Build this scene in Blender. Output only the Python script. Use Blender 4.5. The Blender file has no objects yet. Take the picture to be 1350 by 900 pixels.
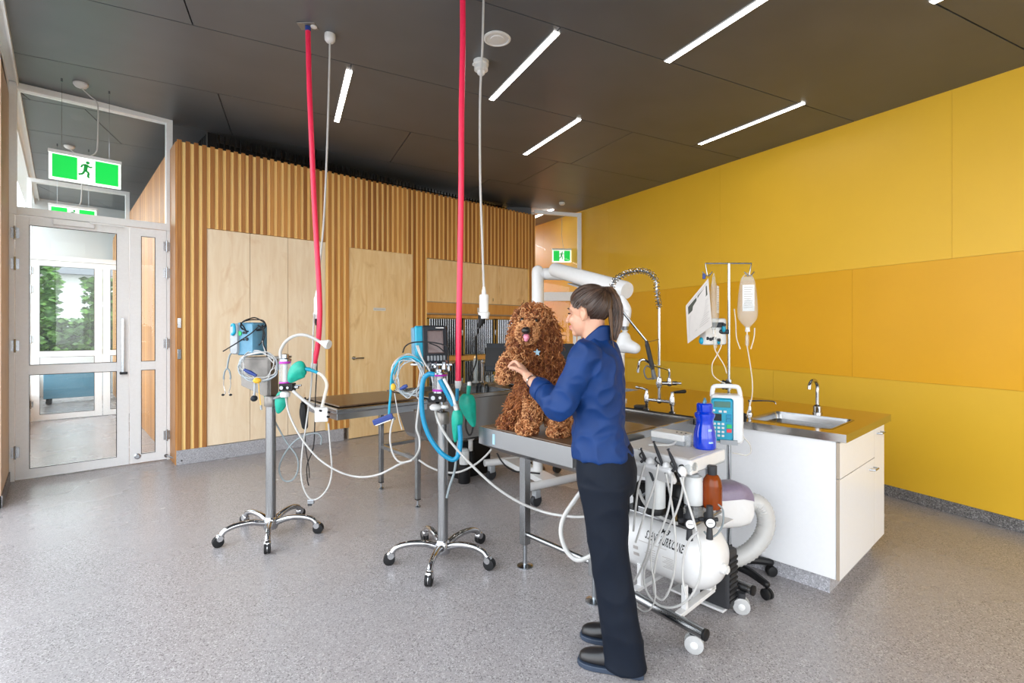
import bpy, math, random
from mathutils import Vector, Matrix
random.seed(7)
sc = bpy.context.scene
COL = sc.collection
rad = math.radians
# ---------------------------------------------------------------- camera survey: 16 mm-class lens, eye 1.48 m above the floor
F, Y0, H, CX = 668.0, 434.0, 1.48, 675.0
S42, C42 = math.sin(rad(42)), math.cos(rad(42))
RT = Vector((C42, -S42, 0)); FW = Vector((S42, C42, 0)); UP = Vector((0, 0, 1)); EYE = Vector((0, 0, H))
def V(*a): return Vector(a)
def ray(x, y): return RT * ((x - CX) / F) + FW + UP * ((Y0 - y) / F)
def at(x, y, t): return EYE + ray(x, y) * t
def onz(x, y, z):
    d = ray(x, y); return EYE + d * ((z - H) / d.z)
def ony(x, y, Y):
    d = ray(x, y); return EYE + d * (Y / d.y)
def onx(x, y, X):
    d = ray(x, y); return EYE + d * (X / d.x)
# second building grid (yellow wall and ceiling panels)
BD = V(math.sin(rad(18.46)), math.cos(rad(18.46)), 0); BN = V(BD.y, -BD.x, 0)
def ceil_z(p): return 3.5234 + .04224 * p.dot(BD) - .044 * p.dot(BN)
def vw(v, w, dz=0):
    p = BD * v + BN * w; p.z = ceil_z(p) + dz; return p
# ---------------------------------------------------------------- materials
MATS = {}
def nodes(name):
    m = bpy.data.materials.new(name); m.use_nodes = True
    nt = m.node_tree; b = nt.nodes['Principled BSDF']
    MATS[name] = m
    return m, nt, b
def lk(nt, a, b): nt.links.new(a, b)
def N(nt, t, **k):
    n = nt.nodes.new(t)
    for a, v in k.items(): setattr(n, a, v)
    return n
def setp(b, **k):
    for a, v in k.items():
        b.inputs[{'rough': 'Roughness', 'metal': 'Metallic', 'spec': 'Specular IOR Level', 'trans': 'Transmission Weight', 'ior': 'IOR',
                  'coat': 'Coat Weight', 'sheen': 'Sheen Weight', 'alpha': 'Alpha', 'emit': 'Emission Strength', 'sss': 'Subsurface Weight'}[a]].default_value = v
def plain(name, c, rough=.5, metal=0, var=.06, scale=40, bump=0, **k):
    m, nt, b = nodes(name)
    tc = N(nt, 'ShaderNodeTexCoord'); no = N(nt, 'ShaderNodeTexNoise'); no.inputs['Scale'].default_value = scale; no.inputs['Detail'].default_value = 3
    lk(nt, tc.outputs['Object'], no.inputs['Vector'])
    r = N(nt, 'ShaderNodeValToRGB'); e = r.color_ramp.elements
    e[0].position, e[1].position = .3, .7
    e[0].color = tuple(x * (1 - var) for x in c) + (1,); e[1].color = tuple(min(1, x * (1 + var)) for x in c) + (1,)
    lk(nt, no.outputs['Fac'], r.inputs['Fac']); lk(nt, r.outputs['Color'], b.inputs['Base Color'])
    if bump:
        bp = N(nt, 'ShaderNodeBump'); bp.inputs['Strength'].default_value = bump; bp.inputs['Distance'].default_value = .01
        lk(nt, no.outputs['Fac'], bp.inputs['Height']); lk(nt, bp.outputs['Normal'], b.inputs['Normal'])
    setp(b, rough=rough, metal=metal, **k)
    return m
def wood(name, c1, c2, rough=.45, sx=(9, 9, .6), contrast=(.3, .7), island=0, fig=None):
    m, nt, b = nodes(name)
    tc = N(nt, 'ShaderNodeTexCoord'); mp = N(nt, 'ShaderNodeMapping'); mp.inputs['Scale'].default_value = sx
    lk(nt, tc.outputs['Object'], mp.inputs['Vector'])
    no = N(nt, 'ShaderNodeTexNoise'); no.inputs['Scale'].default_value = 3.2; no.inputs['Detail'].default_value = 6; no.inputs['Distortion'].default_value = .7
    lk(nt, mp.outputs['Vector'], no.inputs['Vector'])
    fac = no.outputs['Fac']
    if island:
        g = N(nt, 'ShaderNodeNewGeometry'); ma = N(nt, 'ShaderNodeMath', operation='MULTIPLY_ADD')
        ma.inputs[1].default_value = island; lk(nt, g.outputs['Random Per Island'], ma.inputs[0])
        sb = N(nt, 'ShaderNodeMath', operation='SUBTRACT'); lk(nt, fac, sb.inputs[0]); sb.inputs[1].default_value = island * .5
        lk(nt, sb.outputs[0], ma.inputs[2]); fac = ma.outputs[0]
        ad = N(nt, 'ShaderNodeVectorMath', operation='ADD'); lk(nt, mp.outputs['Vector'], ad.inputs[0])
        ml = N(nt, 'ShaderNodeVectorMath', operation='SCALE'); ml.inputs['Scale'].default_value = 40
        cb = N(nt, 'ShaderNodeCombineXYZ'); lk(nt, g.outputs['Random Per Island'], cb.inputs[0]); lk(nt, g.outputs['Random Per Island'], cb.inputs[2])
        lk(nt, cb.outputs[0], ml.inputs[0]); lk(nt, ml.outputs[0], ad.inputs[1]); lk(nt, ad.outputs[0], no.inputs['Vector'])
    r = N(nt, 'ShaderNodeValToRGB'); e = r.color_ramp.elements
    e[0].position, e[1].position = contrast; e[0].color = c1 + (1,); e[1].color = c2 + (1,)
    lk(nt, fac, r.inputs['Fac'])
    out = r.outputs['Color']
    if fig:      # sparse darker figure marks of rotary cut ply
        n2 = N(nt, 'ShaderNodeTexNoise'); n2.inputs['Scale'].default_value = 1.7; n2.inputs['Detail'].default_value = 4; n2.inputs['Distortion'].default_value = 1.5
        mp2 = N(nt, 'ShaderNodeMapping'); mp2.inputs['Scale'].default_value = (2.2, 2.2, 1.1); lk(nt, tc.outputs['Object'], mp2.inputs['Vector']); lk(nt, mp2.outputs['Vector'], n2.inputs['Vector'])
        r2 = N(nt, 'ShaderNodeValToRGB'); r2.color_ramp.elements[0].position = .6; r2.color_ramp.elements[1].position = .78
        lk(nt, n2.outputs['Fac'], r2.inputs['Fac'])
        mx = N(nt, 'ShaderNodeMixRGB'); mx.inputs['Color2'].default_value = fig + (1,); lk(nt, r2.outputs['Color'], mx.inputs['Fac']); lk(nt, out, mx.inputs['Color1']); out = mx.outputs['Color']
    lk(nt, out, b.inputs['Base Color'])
    bp = N(nt, 'ShaderNodeBump'); bp.inputs['Strength'].default_value = .08; bp.inputs['Distance'].default_value = .004
    lk(nt, no.outputs['Fac'], bp.inputs['Height']); lk(nt, bp.outputs['Normal'], b.inputs['Normal'])
    setp(b, rough=rough)
    return m
def speckle(name, base, dark, light, rough=.4, scale=420, cover=.17):
    m, nt, b = nodes(name)
    tc = N(nt, 'ShaderNodeTexCoord')
    vo = N(nt, 'ShaderNodeTexVoronoi'); vo.inputs['Scale'].default_value = scale * .35; lk(nt, tc.outputs['Object'], vo.inputs['Vector'])
    sx = N(nt, 'ShaderNodeSeparateColor'); lk(nt, vo.outputs['Color'], sx.inputs[0])
    r = N(nt, 'ShaderNodeValToRGB'); r.color_ramp.interpolation = 'CONSTANT'; e = r.color_ramp.elements
    e[0].position = 0; e[0].color = dark + (1,); e[1].position = cover; e[1].color = base + (1,)
    x = e.new(1 - cover); x.color = light + (1,)
    x = e.new(.5); x.color = tuple(q * .93 for q in base) + (1,)
    lk(nt, sx.outputs[0], r.inputs['Fac'])
    no = N(nt, 'ShaderNodeTexNoise'); no.inputs['Scale'].default_value = 1.3; no.inputs['Detail'].default_value = 3; lk(nt, tc.outputs['Object'], no.inputs['Vector'])
    r2 = N(nt, 'ShaderNodeValToRGB'); r2.color_ramp.elements[0].color = (.9, .9, .9, 1); r2.color_ramp.elements[1].color = (1, 1, 1, 1); lk(nt, no.outputs['Fac'], r2.inputs['Fac'])
    mx = N(nt, 'ShaderNodeMixRGB', blend_type='MULTIPLY'); mx.inputs['Fac'].default_value = 1; lk(nt, r.outputs['Color'], mx.inputs['Color1']); lk(nt, r2.outputs['Color'], mx.inputs['Color2'])
    lk(nt, mx.outputs['Color'], b.inputs['Base Color']); 
    r3 = N(nt, 'ShaderNodeMapRange'); r3.inputs['To Min'].default_value = rough - .015; r3.inputs['To Max'].default_value = rough + .02; lk(nt, no.outputs['Fac'], r3.inputs['Value']); lk(nt, r3.outputs[0], b.inputs['Roughness'])
    return m
def steel(name, c=(.55, .56, .57), rough=.28, stretch=(2, 2, 120)):
    m, nt, b = nodes(name)
    tc = N(nt, 'ShaderNodeTexCoord'); mp = N(nt, 'ShaderNodeMapping'); mp.inputs['Scale'].default_value = (3, 3, 3); lk(nt, tc.outputs['Object'], mp.inputs['Vector'])
    no = N(nt, 'ShaderNodeTexNoise'); no.inputs['Scale'].default_value = 3; no.inputs['Detail'].default_value = 4; lk(nt, mp.outputs['Vector'], no.inputs['Vector'])
    r = N(nt, 'ShaderNodeMapRange'); r.inputs['To Min'].default_value = rough * .95; r.inputs['To Max'].default_value = rough * 1.08; lk(nt, no.outputs['Fac'], r.inputs['Value']); lk(nt, r.outputs[0], b.inputs['Roughness'])
    b.inputs['Base Color'].default_value = c + (1,); setp(b, metal=1)
    return m
def glow(name, c, s):
    m, nt, b = nodes(name); b.inputs['Base Color'].default_value = c + (1,); b.inputs['Emission Color'].default_value = c + (1,); setp(b, emit=s, rough=.4)
    return m
def clear(name, c, rough=.03, ior=1.45, mixw=.12, k=.9):       # thin clear sheet: mostly see-through with a mirror sheen
    m = bpy.data.materials.new(name); m.use_nodes = True; nt = m.node_tree; MATS[name] = m
    nt.nodes.remove(nt.nodes['Principled BSDF']); out = nt.nodes['Material Output']
    tr = N(nt, 'ShaderNodeBsdfTransparent'); tr.inputs[0].default_value = c + (1,)
    gl = N(nt, 'ShaderNodeBsdfGlossy'); gl.inputs['Roughness'].default_value = rough
    fr = N(nt, 'ShaderNodeFresnel'); fr.inputs['IOR'].default_value = ior
    ma = N(nt, 'ShaderNodeMath', operation='MULTIPLY_ADD'); lk(nt, fr.outputs[0], ma.inputs[0]); ma.inputs[1].default_value = k; ma.inputs[2].default_value = mixw
    mx = N(nt, 'ShaderNodeMixShader'); lk(nt, ma.outputs[0], mx.inputs[0]); lk(nt, tr.outputs[0], mx.inputs[1]); lk(nt, gl.outputs[0], mx.inputs[2]); lk(nt, mx.outputs[0], out.inputs['Surface'])
    return m
def film(name, c, tint, k):                               # cloudy plastic: see-through mixed with a soft body
    m = bpy.data.materials.new(name); m.use_nodes = True; nt = m.node_tree; MATS[name] = m
    b = nt.nodes['Principled BSDF']; out = nt.nodes['Material Output']
    b.inputs['Base Color'].default_value = c + (1,); setp(b, rough=.12)
    tr = N(nt, 'ShaderNodeBsdfTransparent'); tr.inputs[0].default_value = tint + (1,)
    mx = N(nt, 'ShaderNodeMixShader'); mx.inputs[0].default_value = k; lk(nt, tr.outputs[0], mx.inputs[1]); lk(nt, b.outputs[0], mx.inputs[2]); lk(nt, mx.outputs[0], out.inputs['Surface'])
    return m
M = MATS
plain('yellow_upper', (.89, .53, .034), .42, var=.02, scale=2)
plain('yellow_middle', (.83, .42, .007), .42, var=.02, scale=2)
plain('yellow_lower', (.78, .475, .03), .42, var=.02, scale=2)
plain('ceiling_board', (.098, .104, .113), .38, var=.1, scale=1.6)
plain('black_gap', (.004, .004, .004), .8)
speckle('floor_vinyl', (.375, .348, .35), (.21, .193, .195), (.51, .482, .48), .27, 560, .12)
speckle('terrazzo_kick', (.42, .42, .45), (.26, .26, .28), (.58, .58, .62), .5, 560, .16)
speckle('skirting_grey', (.17, .165, .17), (.08, .08, .08), (.3, .3, .3), .5, 420, .2)
wood('batten_brown', (.32, .12, .028), (.62, .29, .075), .42, (30, 30, .5), (.25, .8), island=.55)
wood('batten_pale', (.94, .59, .19), (.98, .71, .29), .45, (30, 30, .5), (.3, .7), island=.2)
wood('ply_pale', (.83, .65, .44), (.92, .77, .57), .4, (5, 5, .7), (.3, .7), fig=(.76, .54, .33))
wood('ply_gold', (.80, .54, .25), (.91, .69, .39), .4, (5, 5, .7), (.3, .7), fig=(.68, .42, .18))
wood('ply_orange', (.60, .28, .07), (.70, .37, .11), .4, (5, 5, .7), (.3, .7))
wood('ply_wall', (.55, .40, .25), (.66, .50, .33), .45, (8, 8, .6))
wood('ply_edge', (.28, .22, .16), (.5, .42, .33), .5, (300, 300, .5))
plain('door_frame_white', (.89, .91, .92), .35, var=.02)
clear('glass', (.95, .975, .97), .012, 1.45, .0, .55)
plain('white_enamel', (.72, .72, .72), .25, var=.015)
plain('white_laminate', (.83, .84, .86), .3, var=.01)
plain('white_plastic', (.70, .70, .69), .35, var=.02)
plain('white_hose', (.5, .495, .48), .4, var=.02)
plain('grey_hose', (.22, .26, .275), .4)
plain('lead_pale', (.40, .45, .48), .4)
plain('caster_white', (.46, .46, .46), .35)
plain('grey_plastic', (.34, .36, .38), .4)
plain('dark_grey', (.035, .036, .04), .5, spec=.3)
plain('black_plastic', (.008, .008, .009), .42, spec=.3)
plain('black_rubber', (.012, .012, .013), .6, spec=.3)
plain('red_hose', (.82, .022, .085), .35, var=.04)
plain('teal_rubber', (.0, .33, .235), .45, var=.12, scale=30, bump=.15)
plain('blue_hose', (.0, .22, .40), .35)
plain('blue_device', (.09, .25, .37), .4)
plain('cyan_trim', (.0, .30, .45), .35)
plain('navy_clip', (.01, .035, .20), .4)
plain('yellow_tag', (.85, .48, .04), .5)
plain('magenta_ring', (.45, .02, .42), .35)
plain('screen_dark', (.16, .115, .11), .15)
plain('panel_dark', (.018, .022, .028), .5, spec=.25)
plain('brown_mat', (.12, .072, .042), .28, var=.15, scale=200, bump=.1)
steel('steel', (.34, .345, .35), .25)
steel('steel_bright', (.42, .445, .47), .2)
steel('steel_worktop', (.46, .44, .42), .17, (60, 3, 3))
steel('chrome', (.46, .46, .47), .09)
plain('steel_dull', (.13, .135, .14), .5, metal=.3)
plain('plate_grey', (.25, .235, .22), .4, metal=.6)
plain('navy_jacket', (.001, .027, .128), .6, var=.12, scale=9, spec=.3)
plain('navy_trousers', (.0012, .0045, .0125), .7, var=.1, scale=30, spec=.25)
plain('skin', (.58, .31, .205), .45, var=.06, scale=14, sss=.08)
plain('skin_lip', (.55, .20, .17), .4)
plain('hair_brown', (.040, .020, .012), .36, var=.3, scale=30)
plain('hair_light', (.105, .055, .032), .38, var=.2, scale=30)
plain('shoe_black', (.012, .011, .012), .3)
plain('sole_slate', (.03, .045, .075), .5)
plain('eye_dark', (.01, .007, .005), .1)
plain('dog_rust', (.36, .125, .034), .7, var=.25, scale=30)
plain('dog_deep', (.19, .052, .015), .7, var=.25, scale=30)
plain('dog_tan', (.60, .29, .12), .7, var=.2, scale=30)
plain('dog_nose', (.012, .01, .01), .3)
plain('tongue_pink', (.72, .24, .34), .35)
plain('tag_blue', (.30, .48, .58), .35)
plain('bottle_blue', (.0, .035, .52), .12, coat=.6)
film('amber', (.30, .07, .012), (.75, .22, .05), .55)
film('clear_plastic', (.8, .82, .82), (.95, .96, .96), .24)
film('milky_plastic', (.80, .82, .82), (.9, .92, .92), .75)
film('film_glass', (.7, .74, .74), (.9, .93, .92), .22)
film('tube_clear', (.85, .80, .72), (.95, .93, .9), .6)
plain('lilac', (.21, .17, .25), .35)
plain('paper', (.62, .585, .55), .6, var=.02)
plain('print_grey', (.42, .39, .37), .7)
plain('print_dark', (.05, .055, .04), .6)
plain('sign_green', (.0, .42, .06), .4)
glow('sign_green_lit', (.0, .62, .07), .55)
glow('sign_white_lit', (.9, 1, .92), .8)
glow('lamp_white', (1, .97, .92), 15)
plain('leaf_green', (.10, .20, .035), .7, var=.6, scale=9)
plain('leaf_dark', (.05, .11, .02), .7, var=.6, scale=9)
plain('house_white', (.5, .49, .47), .7)
plain('roof_grey', (.2, .2, .22), .7)
plain('ground_pave', (.4, .38, .36), .8)
plain('button_green', (.02, .5, .12), .4)
plain('button_red', (.75, .04, .05), .4)
plain('lcd_green', (.05, .16, .13), .2)
plain('brass', (.6, .42, .2), .3, metal=1)
# ---------------------------------------------------------------- mesh builder
ORG = {}
def perp(d):
    d = d.normalized(); a = V(0, 0, 1) if abs(d.z) < .9 else V(1, 0, 0)
    u = d.cross(a).normalized(); return u, d.cross(u).normalized()
def spline(pts, k=6, closed=False):
    pts = [Vector(p) for p in pts]; n = len(pts)
    if n < 3 or k < 2: return pts
    out = []
    for i in range(n if closed else n - 1):
        p0 = pts[(i - 1) % n] if closed or i > 0 else pts[0] * 2 - pts[1]
        p1, p2 = pts[i], pts[(i + 1) % n]
        p3 = pts[(i + 2) % n] if closed or i + 2 < n else p2 * 2 - p1
        for j in range(k):
            t = j / k
            out.append(.5 * ((2 * p1) + (p2 - p0) * t + (2 * p0 - 5 * p1 + 4 * p2 - p3) * t * t + (3 * p1 - p0 - 3 * p2 + p3) * t ** 3))
    if not closed: out.append(pts[-1])
    return out
class MB:
    def __init__(s): s.v, s.f, s.mi, s.m = [], [], [], 0
    def add(s, vs, fs):
        b = len(s.v); s.v += [Vector(p) for p in vs]; s.f += [tuple(i + b for i in f) for f in fs]; s.mi += [s.m] * len(fs); return s
    def box(s, lo, hi, rz=0, mat=None):
        lo, hi = Vector(lo), Vector(hi); c = (lo + hi) / 2
        vs = [V(x, y, z) for x in (lo.x, hi.x) for y in (lo.y, hi.y) for z in (lo.z, hi.z)]
        if rz:
            R = Matrix.Rotation(rz, 3, 'Z'); vs = [c + R @ (p - c) for p in vs]
        if mat is not None: vs = [mat @ p for p in vs]
        return s.add(vs, [(0, 1, 3, 2), (4, 6, 7, 5), (0, 4, 5, 1), (2, 3, 7, 6), (0, 2, 6, 4), (1, 5, 7, 3)])
    def bx(s, c, d, rz=0, mat=None):
        c, d = Vector(c), Vector(d) / 2; return s.box(c - d, c + d, rz, mat)
    def obox(s, c, ax, d):                   # box with its own three axes
        c = Vector(c); vs = [c + ax[0] * (i * d[0] / 2) + ax[1] * (j * d[1] / 2) + ax[2] * (k * d[2] / 2) for i in (-1, 1) for j in (-1, 1) for k in (-1, 1)]
        return s.add(vs, [(0, 1, 3, 2), (4, 6, 7, 5), (0, 4, 5, 1), (2, 3, 7, 6), (0, 2, 6, 4), (1, 5, 7, 3)])
    def cyl(s, p0, p1, r0, r1=None, n=18):
        return s.path([p0, p1], [r0, r0 if r1 is None else r1], n)
    def path(s, pts, rs, n=8, closed=False, flat=1):
        pts = [Vector(p) for p in pts]; k = len(pts)
        if not isinstance(rs, (list, tuple)): rs = [rs] * k
        vs, fs = [], []; u = None
        for i, p in enumerate(pts):
            a = pts[(i - 1) % k] if closed or i > 0 else p; b = pts[(i + 1) % k] if closed or i < k - 1 else p
            d = (b - a)
            d = d.normalized() if d.length > 1e-9 else V(0, 0, 1)
            if u is None: u, w = perp(d)
            else:
                u = u - d * u.dot(d)
                u = u.normalized() if u.length > 1e-6 else perp(d)[0]
                w = d.cross(u).normalized()
            for j in range(n):
                t = 2 * math.pi * j / n; vs.append(p + (u * math.cos(t) + w * (math.sin(t) * flat)) * rs[i])
        for i in range(k if closed else k - 1):
            for j in range(n):
                a, b = i * n + j, i * n + (j + 1) % n; c, d2 = ((i + 1) % k) * n + (j + 1) % n, ((i + 1) % k) * n + j
                fs.append((a, b, c, d2))
        if not closed:
            fs.append(tuple(range(n - 1, -1, -1))); fs.append(tuple(range((k - 1) * n, k * n)))
        return s.add(vs, fs)
    def tube(s, pts, r, n=8, k=6, closed=False): return s.path(spline(pts, k, closed), r, n, closed)
    def taper(s, pts, rs, n=12, k=5):        # smooth chain with a radius per point and rounded ends
        P = spline(pts, k); Rr = [x.x for x in spline([V(r, 0, 0) for r in rs], k)]
        a = (P[0] - P[1]).normalized(); b = (P[-1] - P[-2]).normalized()
        pre = [(P[0] + a * Rr[0] * q, Rr[0] * math.sqrt(max(0, 1 - q * q))) for q in (.97, .8, .45)]
        post = [(P[-1] + b * Rr[-1] * q, Rr[-1] * math.sqrt(max(0, 1 - q * q))) for q in (.45, .8, .97)]
        return s.path([p for p, _ in pre] + P + [p for p, _ in post], [r for _, r in pre] + Rr + [r for _, r in post], n)
    def lathe(s, prof, o, ax=(0, 0, 1), n=24):
        o, ax = Vector(o), Vector(ax).normalized(); u, w = perp(ax); vs, fs = [], []
        for r, z in prof:
            for j in range(n):
                t = 2 * math.pi * j / n; vs.append(o + ax * z + (u * math.cos(t) + w * math.sin(t)) * max(r, 1e-4))
        for i in range(len(prof) - 1):
            for j in range(n): fs.append((i * n + j, i * n + (j + 1) % n, (i + 1) * n + (j + 1) % n, (i + 1) * n + j))
        fs.append(tuple(range(n - 1, -1, -1))); fs.append(tuple(range((len(prof) - 1) * n, len(prof) * n)))
        return s.add(vs, fs)
    def ell(s, c, r, mat=None, n=16, m=10):
        c = Vector(c); r = (r, r, r) if isinstance(r, (int, float)) else r; vs, fs = [], []
        for i in range(m + 1):
            ph = math.pi * i / m
            ph = min(max(ph, .02), math.pi - .02)
            for j in range(n):
                t = 2 * math.pi * j / n; p = V(r[0] * math.sin(ph) * math.cos(t), r[1] * math.sin(ph) * math.sin(t), r[2] * math.cos(ph))
                vs.append(c + (mat @ p if mat is not None else p))
        for i in range(m):
            for j in range(n): fs.append((i * n + j, (i + 1) * n + j, (i + 1) * n + (j + 1) % n, i * n + (j + 1) % n))
        fs.append(tuple(range(n))); fs.append(tuple(range((m + 1) * n - 1, m * n - 1, -1)))
        return s.add(vs, fs)
    def loft(s, rings, cap=True):
        n = len(rings[0]); vs = [p for r in rings for p in r]; fs = []
        for i in range(len(rings) - 1):
            for j in range(n): fs.append((i * n + j, i * n + (j + 1) % n, (i + 1) * n + (j + 1) % n, (i + 1) * n + j))
        if cap: fs.append(tuple(range(n - 1, -1, -1))); fs.append(tuple(range((len(rings) - 1) * n, len(rings) * n)))
        return s.add(vs, fs)
    def prism(s, poly, ext):
        n = len(poly); ext = Vector(ext); vs = [Vector(p) for p in poly] + [Vector(p) + ext for p in poly]
        return s.add(vs, [tuple(range(n - 1, -1, -1)), tuple(range(n, 2 * n))] + [(j, (j + 1) % n, n + (j + 1) % n, n + j) for j in range(n)])
    def build(s, name, mat, parent=None, smooth=35, bevel=0, seg=2, remesh=0, sm=0, sub=0, label=None, org=None):
        me = bpy.data.meshes.new(name)
        if parent is not None: o0 = ORG[parent.name]
        elif org is not None: o0 = Vector(org)
        else:
            xs = [p.x for p in s.v]; ys = [p.y for p in s.v]; o0 = V((min(xs) + max(xs)) / 2, (min(ys) + max(ys)) / 2, min(p.z for p in s.v))
        me.from_pydata([p - o0 for p in s.v], [], s.f)
        mats = mat if isinstance(mat, (list, tuple)) else [mat]
        for m in mats: me.materials.append(M[m])
        me.polygons.foreach_set('material_index', s.mi)
        import bmesh
        bm = bmesh.new(); bm.from_mesh(me); bmesh.ops.recalc_face_normals(bm, faces=bm.faces); bm.to_mesh(me); bm.free()
        if smooth:
            me.polygons.foreach_set('use_smooth', [True] * len(me.polygons))
            if smooth < 180 and not remesh: me.set_sharp_from_angle(angle=rad(smooth))
        me.update()
        o = bpy.data.objects.new(name, me); COL.objects.link(o); ORG[o.name] = o0
        if parent is not None: o.parent = parent
        else: o.location = o0
        if bevel:
            q = o.modifiers.new('bevel', 'BEVEL'); q.width = bevel; q.segments = seg; q.limit_method = 'ANGLE'; q.angle_limit = rad(40)
        if remesh:
            q = o.modifiers.new('remesh', 'REMESH'); q.mode = 'VOXEL'; q.voxel_size = remesh; q.use_smooth_shade = True
        if sm:
            q = o.modifiers.new('smooth', 'SMOOTH'); q.iterations = sm; q.factor = .5
        if sub:
            q = o.modifiers.new('sub', 'SUBSURF'); q.levels = sub; q.render_levels = sub
        if label: o['label'] = label
        return o
def tag(o, label, cat, group=None):
    o['label'] = label; o['category'] = cat
    if group: o['group'] = group
    return o
def structure(o, label=None):
    o['kind'] = 'structure'
    if label: o['label'] = label
    return o
def thing(name, loc, label, cat, group=None):
    o = bpy.data.objects.new(name, None); COL.objects.link(o); o.location = loc; o.empty_display_size = .1
    ORG[o.name] = Vector(loc); return tag(o, label, cat, group)
def kids(o): return [c for c in bpy.data.objects if c.parent == o]
def copy_tree(o, loc=None, label=None, rz=None):
    ch = kids(o); c = o.copy(); COL.objects.link(c); ORG[c.name] = ORG[o.name]
    if loc is not None: c.location = loc
    if rz is not None: c.rotation_euler.z = rz
    if label: c['label'] = label
    for k in ch:
        d = copy_tree(k); d.parent = c
    return c
def text_mesh(body, size, shear=0, bold=0, spacing=1):
    cu = bpy.data.curves.new('lettering', 'FONT'); cu.body = body; cu.size = size; cu.shear = shear; cu.offset = bold; cu.align_x = 'CENTER'; cu.space_character = spacing; cu.resolution_u = 3
    t = bpy.data.objects.new('lettering', cu); COL.objects.link(t); dg = bpy.context.evaluated_depsgraph_get(); dg.update()
    me = t.evaluated_get(dg).to_mesh(); vs = [v.co.copy() for v in me.vertices]; fs = [tuple(p.vertices) for p in me.polygons]
    t.evaluated_get(dg).to_mesh_clear(); bpy.data.objects.remove(t); bpy.data.curves.remove(cu)
    return vs, fs
SKY, EXPO = 4.6, 0.1
# ================================================================ ROOM SHELL
YT = 6.53           # front of the timber battens
YD = 6.953          # glazed door plane
XL = -.338          # left wall plane
m = MB(); m.box((-1.2, -3.2, -.12), (9.5, 15.5, 0)); structure(m.build('floor', 'floor_vinyl', org=(0, 0, 0), smooth=0))
# yellow wall: three bands of board, thin joints
def yw(s, z, off=0): return V(5.512, 1.084, 0) + BD * s - BN * off + UP * z
def yslab(mb, s0, s1, z0, z1, th=.012, off=0):
    a, b = yw(s0, z0, off), yw(s1, z0, off)
    mb.prism([a, b, b - BN * th, a - BN * th], UP * (z1 - z0))
m = MB()
m.m = 3; a, b = yw(-6, 0, -.002), yw(12, 0, -.002); m.prism([a, b, b + BN * .2, a + BN * .2], UP * 3.98)
G = .002
for band, (z0, z1), cuts in ((0, (2.05, 3.98), (-6, -.45, 1.95, 4.35, 6.75, 12)), (1, (1.03, 2.05), (-6, -2.06, .34, 2.94, 5.3, 12)), (2, (.0, 1.03), (-6, -1.2, 1.2, 3.07, 5.5, 12))):
    m.m = band
    for s0, s1 in zip(cuts, cuts[1:]): yslab(m, s0 + G / 2, s1 - G / 2, z0 + G / 2, z1 - G / 2, .012, 0)
structure(m.build('wall_right', ['yellow_upper', 'yellow_middle', 'yellow_lower', 'yellow_middle'], smooth=0))
m = MB(); a, b = yw(-6, 0, .0125), yw(5.1, 0, .0125); m.prism([a, b, b - BN * .012, a - BN * .012], UP * .095); structure(m.build('baseboard_right', 'skirting_grey', smooth=0, bevel=.004))
# ceiling boards on the sloping plane, dark gaps between
def clip(poly, fn):
    out = []
    for i, p in enumerate(poly):
        q = poly[(i + 1) % len(poly)]; a, b = fn(p), fn(q)
        if a >= 0: out.append(p)
        if a * b < 0: out.append(p + (q - p) * (a / (a - b)))
    return out
def room_clip(poly):
    for fn in (lambda p: p.x - (XL + .06), lambda p: yw(0, 0).dot(BN) - .0 - p.dot(BN), lambda p: p.y + 3.1, lambda p: 15.2 - p.y):
        if len(poly) > 2: poly = clip(poly, fn)
    return poly
m = MB()
rows = {-5: .3, -4: 1.1, -3: .2, -2: .9, -1: 1.12, 0: .27, 1: 1.72, 2: .46, 3: 1.24, 4: .3, 5: 1.1, 6: .4, 7: 1.2, 8: .3, 9: .9}
for k, w0 in rows.items():
    v0, v1 = 1.78 + 1.31 * k, 1.78 + 1.31 * (k + 1)
    for j in range(-5, 5):
        L = 1.9 if k == 3 else (2.85 if k == 2 else 2.39)
        wa, wb = w0 + j * L, w0 + (j + 1) * L
        g = .005
        poly = room_clip([BD * v + BN * w for v, w in ((v0 + g, wa + g), (v0 + g, wb - g), (v1 - g, wb - g), (v1 - g, wa + g))])
        if len(poly) < 3: continue
        bot = [V(p.x, p.y, ceil_z(p)) for p in poly]; m.m = 0; m.prism(bot, UP * .018)
poly = room_clip([BD * v + BN * w for v, w in ((-8, -9), (-8, 9), (18, 9), (18, -9))])
m.m = 1; m.prism([V(p.x, p.y, ceil_z(p) + .02) for p in poly], UP * .08)
structure(m.build('ceiling', ['ceiling_board', 'black_gap'], smooth=0))
# left side: plywood pier beside the door, white bulkhead along the ceiling edge, glazing wall behind the viewpoint
m = MB(); m.box((XL - .16, 5.95, 0), (XL, YD + .06, 3.78)); m.box((XL - .16, YD + .06, 0), (XL, 15.2, .45)); structure(m.build('wall_left', 'ply_wall', smooth=0))
m = MB(); m.box((XL - .012, 5.95, 0), (XL + .01, YD - .05, .1)); structure(m.build('baseboard_left', 'skirting_grey', smooth=0))
m = MB()
vs = []
for y in (-3.1, YD - .06, 15.2):
    for x, dz in ((XL - .16, 0), (XL + .07, 0), (XL + .07, -.05), (XL + .055, -.05), (XL + .055, -.012), (XL - .0, -.012), (XL - .0, -.14), (XL - .16, -.14)):
        vs.append(V(x, y, ceil_z(V(x, y, 0)) + dz))
n8 = 8
m.loft([vs[0:8], vs[8:16], vs[16:24]]); structure(m.build('trim_1', 'door_frame_white', smooth=0), 'white edge trim along the ceiling over the left glazing')
m = MB()
for y in (-3.1, -1.0, .9, 2.6, 4.3, 5.9): m.box((XL - .13, y, 0), (XL - .05, y + .06, 3.5))
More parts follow.
